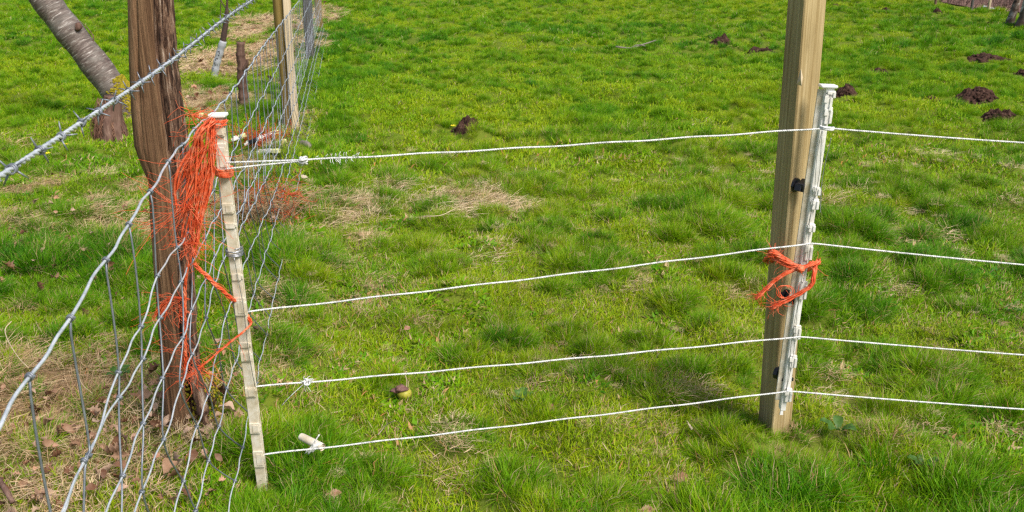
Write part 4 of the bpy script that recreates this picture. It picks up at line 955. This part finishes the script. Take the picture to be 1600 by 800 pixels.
ribbons(mb, S1, 17, .020, .0085, 26, 1.6); ribbons(mb, S2, 12, .010, .0080, 26, 1.2); ribbons(mb, S3, 11, .014, .0075, 26, 1.6); cord(mb, [P(334, 190, 2.47), P(333, 240, Yt), P(330, 290, Yt), P(316, 340, Yt), P(304, 400, Yt)], 30, .004, 9, .0015, .2)
cord(mb, [P(302, 395, Yt), P(296, 410, Yt), P(290, 440, Yt), P(289, 500, Yt), P(290, 560, Yt), P(289, 592, Yt)], 30, .0045, 12, .0016)
mb.build("cord", M_TWINE, t)
mb = MB()
fray(mb, sm(S1, 30), 55, .022, .05, .16, .0008, .45, .03, (-.15, 0, 0)); fray(mb, sm(S2, 30), 34, .014, .05, .14, .0008, .4, .05); fray(mb, sm(S3, 30), 40, .018, .05, .14, .0008, .45, .03, (-.15, 0, 0))
fray(mb, [P(300, 180, 2.47), P(350, 195, 2.47)], 26, .01, .04, .09, .0009, .8)
fray(mb, [P(300, 320, Yt), P(285, 400, Yt)], 26, .01, .14, .26, .0009, .35, .01, (-1.1, 0, -.15))     # long wisps to the left
fray(mb, [P(296, 380, Yt), P(303, 405, Yt)], 50, .014, .03, .07, .0009, .7)
mb.build("frayed_fibres", M_TWINE, t)
mb = MB()
cc = sm([P(290, 468, Yt), P(272, 466, Yt), P(256, 478, Yt), P(244, 505, Yt)], 20); ribbons(mb, cc, 14, .009, .004, 20); fray(mb, cc, 34, .016, .03, .09, .0007, .6, .03, (-.3, 0, -.2)); fray(mb, sm([P(282, 470, Yt), P(278, 500, Yt)], 8), 24, .010, .03, .06, .0008, .8)
fray(mb, sm([P(288, 520, Yt), P(290, 590, Yt)], 10), 26, .006, .05, .14, .0006, .6, .02, (-.5, 0, 0)); fray(mb, sm([P(288, 590, Yt), P(320, 570, 2.46)], 8), 30, .006, .04, .10, .0008, .7)
mb.build("tuft_of_fibres", M_TWINE, t)
t = empty("twine_loop", tuple(P(345, 500, 2.47))); tag(t, "orange twine loop tying the netting to the cream stake", "twine", "orange baler twine")
mb = MB(); c1_ = cord(mb, [P(303, 412, Yt), P(330, 438, 2.465), P(352, 458, 2.48), P(366, 470, 2.50), P(376, 484, 2.535), P(390, 498, 2.53), P(391, 508, 2.495), P(378, 520, 2.468), P(350, 543, 2.46), P(320, 568, Yt), P(291, 592, Yt)], 70, .0042, 11, .0017, .06)
mb.build("cord", M_TWINE, t); mb = MB(); fray(mb, c1_[45:], 30, .004, .03, .08, .0007, .4); fray(mb, c1_[:25], 16, .004, .03, .06, .0007, .3); mb.build("frayed_fibres", M_TWINE, t)
p0 = P(411, 768, 2.51); p1 = P(339, 182, 2.51); p0[2] = -.03; a, r, f, L = axis_frame(p0, p1)
t = empty("twine_binding", tuple(p0 + a * cz(270))); tag(t, "band of orange twine wound round the cream stake near its top", "twine", "orange baler twine")
mb = MB(); 
for k in range(3): coil(mb, p0 + a * cz(270) - f * .006, a, r, f, .0225, .0235, 3.5, .0042, .0028, .002)
coil(mb, p0 + a * cz(192) - f * .006, a, r, f, .021, .022, 2.2, .005, .0024, .003); mb.build("band", M_TWINE, t)

# bow on the right post
t = empty("twine_bow", tuple(P(1238, 420, 2.75))); tag(t, "bright orange twine knotted round timber post and white stake", "twine", "orange baler twine")
mb = MB(); Yb = 2.745
cords = [[P(1208, 408, 2.86), P(1204, 398, 2.80), P(1207, 392, 2.775), P(1222, 402, 2.765), P(1240, 414, 2.75), P(1252, 418, Yb)],
         [P(1207, 402, 2.80), P(1212, 405, 2.775), P(1228, 413, 2.76), P(1250, 419, Yb)],
         [P(1252, 420, Yb), P(1266, 414, 2.74), P(1275, 410, 2.765), P(1277, 412, 2.82)],
         [P(1252, 419, Yb), P(1235, 424, 2.745), P(1215, 436, 2.75), P(1197, 452, 2.745), P(1182, 466, 2.74)],
         [P(1275, 411, 2.76), P(1272, 432, 2.74), P(1268, 446, 2.735), P(1255, 456, 2.735), P(1236, 466, 2.74), P(1220, 474, 2.745), P(1206, 481, 2.745)],
         [P(1276, 414, 2.80), P(1250, 425, 2.99), P(1215, 415, 3.0), P(1196, 405, 2.93), P(1205, 398, 2.80)]]
cl = [cord(mb, q, 30, .0055 if i not in (2,) else .0065, 16, .0026, .12, .3) for i, q in enumerate(cords)]
for q in cords: ribbons(mb, q, 7, .0045, .009, 26, .5)
mb.build("cord", M_TWINE, t)
mb = MB(); kc = P(1251, 420, 2.735)
for q in range(9):
    ax = Vector(rng.normal(0, 1, 3)).normalized(); u = np.array(ax.orthogonal().normalized()); v = np.cross(np.array(ax), u); th_ = np.linspace(0, 6.4, 22); rr = .011 * random.uniform(.6, 1); mb.tube(kc + np.outer(np.cos(th_) * rr * 1.3, u) + np.outer(np.sin(th_) * rr, v), .0035, 6)
mb.build("knot", M_TWINE, t)
mb = MB()
for q in cl[:5]: fray(mb, q, 9, .006, .02, .06, .0008, .4)
fray(mb, cl[3][-6:], 20, .008, .02, .05, .0009, .5); fray(mb, cl[4][-7:], 28, .010, .02, .055, .0009, .5); fray(mb, [P(1210, 400, 2.77), P(1205, 392, 2.78)], 24, .008, .02, .05, .0008, .6)
th_ = np.linspace(0, 5.6, 30)
for k in range(3): mb.tube(np.array([P(1224 + 11 * math.cos(x + k) + 3 * k, 456 + 10 * math.sin(x + k) , 2.742 + .004 * k) for x in th_]), .0011, 4)
mb.build("frayed_fibres", M_TWINE, t)

# dead weeds and twine tangle on the ground behind the netting
cB = G(408, 352); t = empty("twine_tangle", (cB[0], cB[1], gh(cB[0], cB[1]))); tag(t, "tangle of dead stalks and orange twine scraps behind the netting", "twine tangle")
mb = MB()
for q in range(300):
    b_ = cB + np.array([rng.normal(0, .10), rng.normal(.0, .12), 0]); b_[2] = gh(b_[0], b_[1]); L = random.uniform(.08, .30); d_ = np.array([rng.normal(0, .5), rng.normal(0, .4), 1.0]); d_ /= np.linalg.norm(d_); e_ = d_ + np.array([rng.normal(0, .8), rng.normal(0, .6), -.7])
    mb.tube(sm([b_, b_ + d_ * L * .5, b_ + d_ * L * .75 + e_ * L * .25, b_ + d_ * L * .75 + e_ * L * .5], 8), .0018, 4)
mb.build("dead_stalks", mat_noise("dead_stalks", [(0.3, (.22, .13, .07)), (0.7, (.46, .32, .18))], nscale=20, rough=.8), t)
mb = MB()
for q in range(60):
    b_ = cB + np.array([rng.normal(0.02, .13), rng.normal(-.02, .10), random.uniform(.02, .27)]); fray(mb, [b_, b_ + rng.normal(0, .03, 3)], 2, .01, .06, .22, .0016, .9)
for q in range(26):
    b_ = cB + np.array([rng.normal(0.02, .12), rng.normal(-.05, .08), random.uniform(.03, .25)]); fray(mb, [b_, b_ + rng.normal(0, .01, 3)], 7, .008, .02, .045, .0022, .9)
mb.build("twine_scrap", M_TWINE_OLD, t); mb = MB()
fray(mb, sm([P(436, 302, 5.0), P(458, 304, 4.95)], 6), 24, .012, .04, .09, .002, .5, 0, (.6, 0, 0)); fray(mb, sm([P(455, 303, 4.95), P(459, 320, 4.95), P(452, 335, 4.95)], 10), 8, .004, .05, .1, .0014, .2)
mb.build("loose_strand", M_TWINE_OLD, t)

# pile of old stakes
def lying_stake(pa, pb, label, tip, Z=.04):
    A = G(pa[0], pa[1], Z); B = G(pb[0], pb[1], Z + .02); t = empty("old_stake", tuple((A + B) / 2)); tag(t, label, "old stake", "discarded white stakes lying behind the netting")
    d_ = B - A; L = np.linalg.norm(d_); d_ /= L; s = np.cross(d_, [0, 0, 1]); s /= np.linalg.norm(s); u = np.cross(s, d_); mb = MB(); mb.box((A + B) / 2, s, u, d_, .016, .011, L / 2, .003); mb.box((A + B) / 2 + u * .016, s, u, d_, .008, .004, L / 2 - .02, .002)
    mb.build("shaft", M_PLASTIC, t, smooth=False)
    if tip: mb = MB(); mb.box(B + d_ * .018, s, u, d_, .019, .016, .028, .005); mb.build("tip", M_YELLOW if tip == 1 else M_BLACK, t, smooth=False)
lying_stake((362, 219), (375, 214), "discarded white stake with yellow tip nearest the cream stake", 1, .10)
lying_stake((383, 226), (392, 222), "short discarded white stake with black end in the pile", 2, .08)
lying_stake((402, 218), (426, 209), "long discarded white stake slanting up behind twine scraps", 1, .10)
lying_stake((418, 230), (438, 223), "discarded white stake on right end of the pile", 1, .05)
lying_stake((402, 238), (428, 236), "lowest discarded white stake lying flat at front of pile", 1, .05)
lying_stake((308, 192), (314, 181), "lone yellow-tipped stake left of the cream stake top", 1, .05)
c_ = G(408, 224, .06); t = empty("twine_scraps", tuple(c_)); tag(t, "faded red twine scraps heaped on the discarded stakes", "twine")
mb = MB()
for q in range(70):
    b_ = c_ + np.array([rng.normal(0, .07), rng.normal(0, .07), abs(rng.normal(0.02, .035))]); fray(mb, [b_, b_ + rng.normal(0, .03, 3)], 3, .01, .08, .18, .003, .9)
mb.build("scrap", M_TWINE_OLD, t)
c_ = G(480, 226, .02); t = empty("dead_branch", tuple(c_)); tag(t, "short grey dead branch lying at the foot of the netting", "branch"); mb = MB(); mb.tube(sm([G(471, 224, .04), G(478, 226, .05), G(484, 229, .05)], 12), [.02, .026, .028, .028, .028, .029, .029, .029, .028, .027, .024, .012], 9); mb.build("branch_body", M_TWIG, t)

# ------------------------------------------------------------------ small things in the field
c_ = G(995, 72, .05); t = empty("fallen_twig", tuple(c_)); tag(t, "pale grey fallen twig lying far out on the green field", "twig")
mb = MB(); mb.tube(sm([G(962, 73, .10), G(985, 75, .08), G(1003, 70, .10), G(1025, 63, .10)], 24), np.linspace(.012, .007, 24), 7); mb.tube(sm([G(985, 75, .09), G(996, 70, .11), G(1008, 72, .10)], 10), .007, 5); mb.build("twig_body", M_TWIG, t)
c_ = G(408, 513, .06); t = empty("brown_twig", tuple(c_)); tag(t, "short dark brown twig beside the cream stake below second rope", "twig"); mb = MB(); mb.tube(sm([G(396, 511, .07), G(405, 513, .08), G(416, 512, .08), G(428, 515, .06)], 16), np.array([.004, .006, .007, .008, .008, .009, .009, .009, .009, .010, .010, .010, .009, .009, .007, .004]), 7); mb.build("twig_body", M_STICK, t)
c_ = G(12, 775, .05); t = empty("bramble_stem", tuple(c_)); tag(t, "reddish brown stick end in the leaf litter at bottom left", "stick"); mb = MB(); mb.tube(sm([G(-40, 700, .06), G(-8, 742, .08), G(8, 765, .09), G(20, 785, .07)], 24), .0085 * (1 + .1 * rng.normal(0, 1, 24)), 8); mb.build("stick_body", M_STICK, t)
# apple
c_ = APPLE.copy(); c_[2] = gh(c_[0], c_[1]) + .030; t = empty("rotting_apple", (c_[0], c_[1], gh(c_[0], c_[1]))); tag(t, "half-rotten yellow green apple in the grass between ropes", "apple")
v = ICO3[0].copy(); v = v * .026; v[:, 2] *= .80; v *= 1 + .10 * fbm(v[:, :1] * 40, v[:, 2:] * 40, 5, 2); rr_ = np.hypot(v[:, 0], v[:, 1]); v[:, 2] -= .010 * np.exp(-(rr_ / .010) ** 2) * np.sign(v[:, 2]); mb = MB(); mb.add(v + c_, ICO3[1]); mb.build("apple_body", M_APPLE, t)
mb = MB(); vv = ICO2[0] * np.array([.022, .020, .013]) * (1 + .22 * rng.normal(0, 1, (len(ICO2[0]), 1))) + c_ + np.array([-.012, -.006, .022]); mb.add(vv, ICO2[1]); vv = ICO2[0] * np.array([.018, .012, .008]) * (1 + .22 * rng.normal(0, 1, (len(ICO2[0]), 1))) + c_ + np.array([-.032, -.008, .014]); mb.add(vv, ICO2[1]); mb.build("rotten_patch", M_ROT, t)
mb = MB(); mb.tube(sm([c_ + np.array([.008, 0, .022]), c_ + np.array([.010, .004, .05]), c_ + np.array([.004, .006, .075]), c_ + np.array([.012, .006, .084])], 14), .0020, 5); mb.build("stalk", M_STRAW if False else M_BATTEN, t)

def single_leaf(px, py, size, mat, label, Z=.04, tilt=.5, rz=None, curl=1.0):
    c_ = G(px, py, Z); n = 11; vs = []; fs = []; rz = random.random() * 6.28 if rz is None else rz
    for i in range(n):
        tt = i / (n - 1); wv = .33 * math.sin(math.pi * min(1, tt * .93 + .04)) * (1 + .18 * math.cos(i * math.pi)) + .012
        for k, sgn in enumerate((-1, -.5, 0, .5, 1)): vs.append((tt - .5, sgn * wv, curl * .55 * (sgn * wv) ** 2 * 2 + .25 * curl * (tt - .5) ** 2 + .012 * rng.normal()))
    for i in range(n - 1):
        for k in range(4): fs.append((i * 5 + k, i * 5 + k + 1, (i + 1) * 5 + k + 1, (i + 1) * 5 + k))
    size *= .8; M = np.array(Matrix.Rotation(rz, 3, 'Z') @ Matrix.Rotation(tilt, 3, 'X')); v = (np.array(vs) * size) @ M.T + c_
    mb = MB(); mb.add(v, fs); st = [(-.5, 0, .06), (-.62, .03, .07), (-.74, .05, .06)]; mb.tube((np.array(st) * size) @ M.T + c_, .0013, 4)
    o = mb.build("fallen_leaf", mat, loc=tuple(c_)); tag(o, label, "leaf", "single fallen leaves in the turf")
single_leaf(858, 638, .062, M_LEAF_BROWN, "curled brown leaf between the two lowest ropes left of centre", tilt=1.0, rz=.5)
single_leaf(935, 660, .052, M_LEAF_BROWN, "small pinkish brown leaf just under the lowest rope", tilt=.3, rz=2.4)
single_leaf(1076, 665, .060, M_LEAF_PALE, "pale cream leaf below the lowest rope left of timber post", tilt=.9, rz=1.6)
single_leaf(1010, 603, .065, M_LEAF_PALE, "pale cream leaf above the lowest rope right of centre", tilt=.8, rz=1.2)
single_leaf(524, 771, .045, M_LEAF_BROWN, "small brown leaf at bottom right of the cream stake foot", tilt=.4, rz=.3)
single_leaf(1012, 797, .05, M_LEAF_BROWN, "brown leaf cut by bottom edge of photo", tilt=.3, rz=.1)
single_leaf(636, 513, .045, M_LEAF_BROWN, "tan leaf below the second rope left of centre", tilt=.5, rz=1.0)
single_leaf(475, 277, .085, M_LEAF_PALE, "pale tan leaf on grass under the rope knot by the netting", tilt=.4, rz=1.4)
single_leaf(28, 382, .085, M_LEAF_BROWN, "wide brown leaf left of old post in green grass", tilt=.2, rz=.0)
single_leaf(1065, 745, .055, M_LEAF_BROWN, "thin pointed leaf standing in lush grass at lower right", tilt=1.2, rz=.5, curl=.4)

def dock(px, py, label, n=6, s=.04):
    c_ = G(px, py); z0 = gh(c_[0], c_[1]); t = empty("dock_plant", (c_[0], c_[1], z0)); tag(t, label, "weed", "broad-leaved weeds in the turf")
    for q in range(n):
        a_ = q * 6.28 / n + random.uniform(-.4, .4); L = s * random.uniform(.7, 1.25); vs = []; fs = []; nn = 9
        for i in range(nn):
            tt = i / (nn - 1); wv = .30 * L * math.sin(math.pi * min(1, tt * .9 + .08)) + .003; rr_ = .01 + L * tt; h = .035 + L * .45 * math.sin(tt * 1.9)
            for sgn in (-1, -.5, 0, .5, 1):
                vs.append((c_[0] + rr_ * math.cos(a_) - sgn * wv * math.sin(a_), c_[1] + rr_ * math.sin(a_) + sgn * wv * math.cos(a_), z0 + h + .25 * abs(sgn) * wv + .002 * rng.normal()))
        for i in range(nn - 1):
            for k in range(4): fs.append((i * 5 + k, i * 5 + k + 1, (i + 1) * 5 + k + 1, (i + 1) * 5 + k))
        mb = MB(); mb.add(vs, fs); mb.build("leaf", M_DOCK, t)
dock(1308, 688, "dark green broad-leaved weed right of the timber post foot", 5, .050)
dock(815, 642, "small blue green weed between the lowest ropes", 5, .034)
dock(1440, 742, "small grey green weed in lush grass at lower right", 5, .036)
dock(185, 586, "lobed green weed left of the old post in dead grass", 5, .045)

def flower(px, py, label):
    c_ = G(px, py, .06); t = empty("yellow_flower", (c_[0], c_[1], gh(c_[0], c_[1]))); tag(t, label, "flower", "small yellow spring flowers")
    mb = MB(); mb.tube([np.array([c_[0], c_[1], gh(c_[0], c_[1])]), c_], .002, 4); mb.build("stem", M_DOCK, t)
    mb = MB(); vs = []; fs = []
    for q in range(8):
        a_ = q * .785; b0_ = len(vs); 
        for rr_, wq, hz in ((.004, .3, 0), (.016, .35, .004), (.024, .1, .008)):
            for sgn in (-1, 1): vs.append((c_[0] + rr_ * math.cos(a_ + sgn * wq), c_[1] + rr_ * math.sin(a_ + sgn * wq), c_[2] + hz))
        fs += [(b0_, b0_ + 1, b0_ + 3, b0_ + 2), (b0_ + 2, b0_ + 3, b0_ + 5, b0_ + 4)]
    mb.add(vs, fs); mb.build("petals", M_FLOWER, t)
flower(708, 197, "single yellow flower just left of the mid field molehill"); flower(74, 240, "yellow flower by the barbed wire left of the shaggy stump"); flower(103, 226, "yellow flower close left of the shaggy stump"); flower(385, 66 + 20, "yellow flower in straw beside the crooked stake")

# long loose stalks
def stalk(pts, Zs, label, rad=.0022):
    q = np.array([G(x, y, z) for (x, y), z in zip(pts, Zs)]); mb = MB(); mb.tube(sm(q, 26), np.linspace(rad, rad * .6, 26), 5); o = mb.build("dead_stalk", M_BATTEN, loc=tuple(q.mean(0))); tag(o, label, "stalk", "long pale dead stalks")
stalk([(18, 502), (8, 515), (14, 535), (30, 560), (45, 575)], [.12, .10, .09, .08, .06], "pale curved stalk arching at far left above the dead grass")
stalk([(120, 575), (128, 600), (145, 615)], [.16, .1, .05], "thin hooked stalk behind the second stay of the netting")
stalk([(660, 338), (690, 336), (718, 322)], [.07, .08, .10], "pale dead stalk on the straw patch in mid field", .003)
stalk([(590, 680), (604, 664), (617, 657)], [.05, .09, .13], "bent pale stalk rising behind the lowest rope")
stalk([(225, 640), (258, 596), (268, 585)], [.05, .08, .1], "straight pale stalk leaning at foot of old post")

# ------------------------------------------------------------------ far right corner: birches, boundary fence, brush
def birch(px, py, label, w_, lean_px, seed):
    c_ = G(px, py); z0 = gh(c_[0], c_[1]); t = empty("birch_tree", (c_[0], c_[1], z0)); tag(t, label, "tree", "birch trees at the field edge")
    top = np.array([c_[0] + lean_px, c_[1], 5.5]); n = 70; s_ = np.linspace(0, 1, n)[:, None]; b_ = np.array([c_[0], c_[1], z0 - .05]); ax = b_ * (1 - s_) + top * s_; ax[:, 0] += .05 * np.sin(s_[:, 0] * 7 + seed)
    rad = w_ * np.interp(s_[:, 0], [0, .02, .05, .12, 1], [1.7, 1.35, 1.1, 1.0, .45]) * (1 + .04 * rng.normal(0, 1, n)); ton = np.clip(1.25 - (np.repeat(ax[:, 2], 18) - z0) / .55 + .35 * rng.normal(0, 1, n * 18), 0, 1)
    mb = MB(); mb.tube(ax, rad, 18); mb.c = [ton]; mb.build("trunk", M_BIRCH, t)
    for k in range(7):
        i_ = random.randint(38, 66); a_ = random.random() * 6.28; L = random.uniform(.8, 1.6); d_ = np.array([math.cos(a_) * .7, math.sin(a_) * .7, .8]); q = sm([ax[i_], ax[i_] + d_ * L * .5, ax[i_] + d_ * L + np.array([0, 0, -.2])], 14); mb = MB(); mb.tube(q, np.linspace(.03, .006, 14), 6)
        for j in range(8):
            qq = q[random.randint(5, 13)]; mb.tube(sm([qq, qq + rng.normal(0, .2, 3), qq + rng.normal(0, .25, 3) + np.array([0, 0, -.35])], 6), .004, 4)
        mb.build("branch", M_DARKSTEM, t)
birch(1572, 38, "slim birch trunk, left one of the pair at top right corner", .055, .9, 1)
birch(1598, 41, "thicker birch trunk, right one of the pair at top right corner", .105, .9, 3)
for px, py, label, mt, wd in ((1518, 14, "dark thin boundary post at the brown field edge", M_GREYPOST, .05), (1545, 14, "pale boundary post just left of the birch pair", M_BATTEN, .05), (1462, 3, "faint boundary post farthest left along the brown edge", M_STICK, .05)):
    c_ = G(px, py); c_[0] = max(c_[0], 0); z0 = gh(c_[0], c_[1]); t = empty("boundary_post", (c_[0], c_[1], z0)); tag(t, label, "post", "posts along the far field edge"); mb = MB(); x, y = c_[0], c_[1]
    slab(mb, [(x - wd / 2, y - wd / 2), (x + wd / 2, y - wd / 2), (x + wd / 2, y + wd / 2), (x - wd / 2, y + wd / 2)], z0 - .1, z0 + 1.2, .01); mb.build("post_trunk", mt, t, smooth=False)
for px0, px1, py, label in ((1540, 1553, 12.6, "small white sheet on ground at the brown field edge"), (1556, 1564, 15.2, "smaller white scrap right of the white sheet by birches")):
    A, B = G(px0, py), G(px1, py + .6); n = 9; vs = []; fs = []
    for i in range(n):
        for k in range(5): 
            p = A + (B - A) * i / (n - 1) + np.array([0, .25 * k / 4, 0]); vs.append((p[0], p[1], gh(p[0], p[1]) + .07 + .03 * math.sin(i * 1.3) * math.sin(k * 1.1 + .4)))
    for i in range(n - 1):
        for k in range(4): fs.append((i * 5 + k, i * 5 + k + 1, (i + 1) * 5 + k + 1, (i + 1) * 5 + k))
    mb = MB(); mb.add(vs, fs); o = mb.build("white_sheet", M_WHITE, loc=tuple((A + B) / 2)); tag(o, label, "sheet", "white scraps at the field edge")
mb = MB()
for q in range(1500):
    y = random.uniform(16, 36); x = bound_x(y) + random.expovariate(0.7) - .1; z0 = gh(x, y); L = random.uniform(.25, 1.0); d_ = np.array([rng.normal(0, .35), rng.normal(0, .35), 1.0]); d_ /= np.linalg.norm(d_); p = np.array([x, y, z0])
    mb.tube(sm([p, p + d_ * L * .6, p + d_ * L + np.array([rng.normal(0, .15), rng.normal(0, .15), -.1])], 6), np.linspace(.007, .003, 6), 4, c=random.random())
o = mb.build("undergrowth", mat_noise("red_brush", [(0.3, (.075, .045, .038)), (0.55, (.17, .105, .09)), (0.75, (.30, .20, .165))], nscale=3, rough=.8), loc=(12, 22, 0)); tag(o, "reddish bare brambles and twigs beyond the field edge", "undergrowth", kind="stuff")
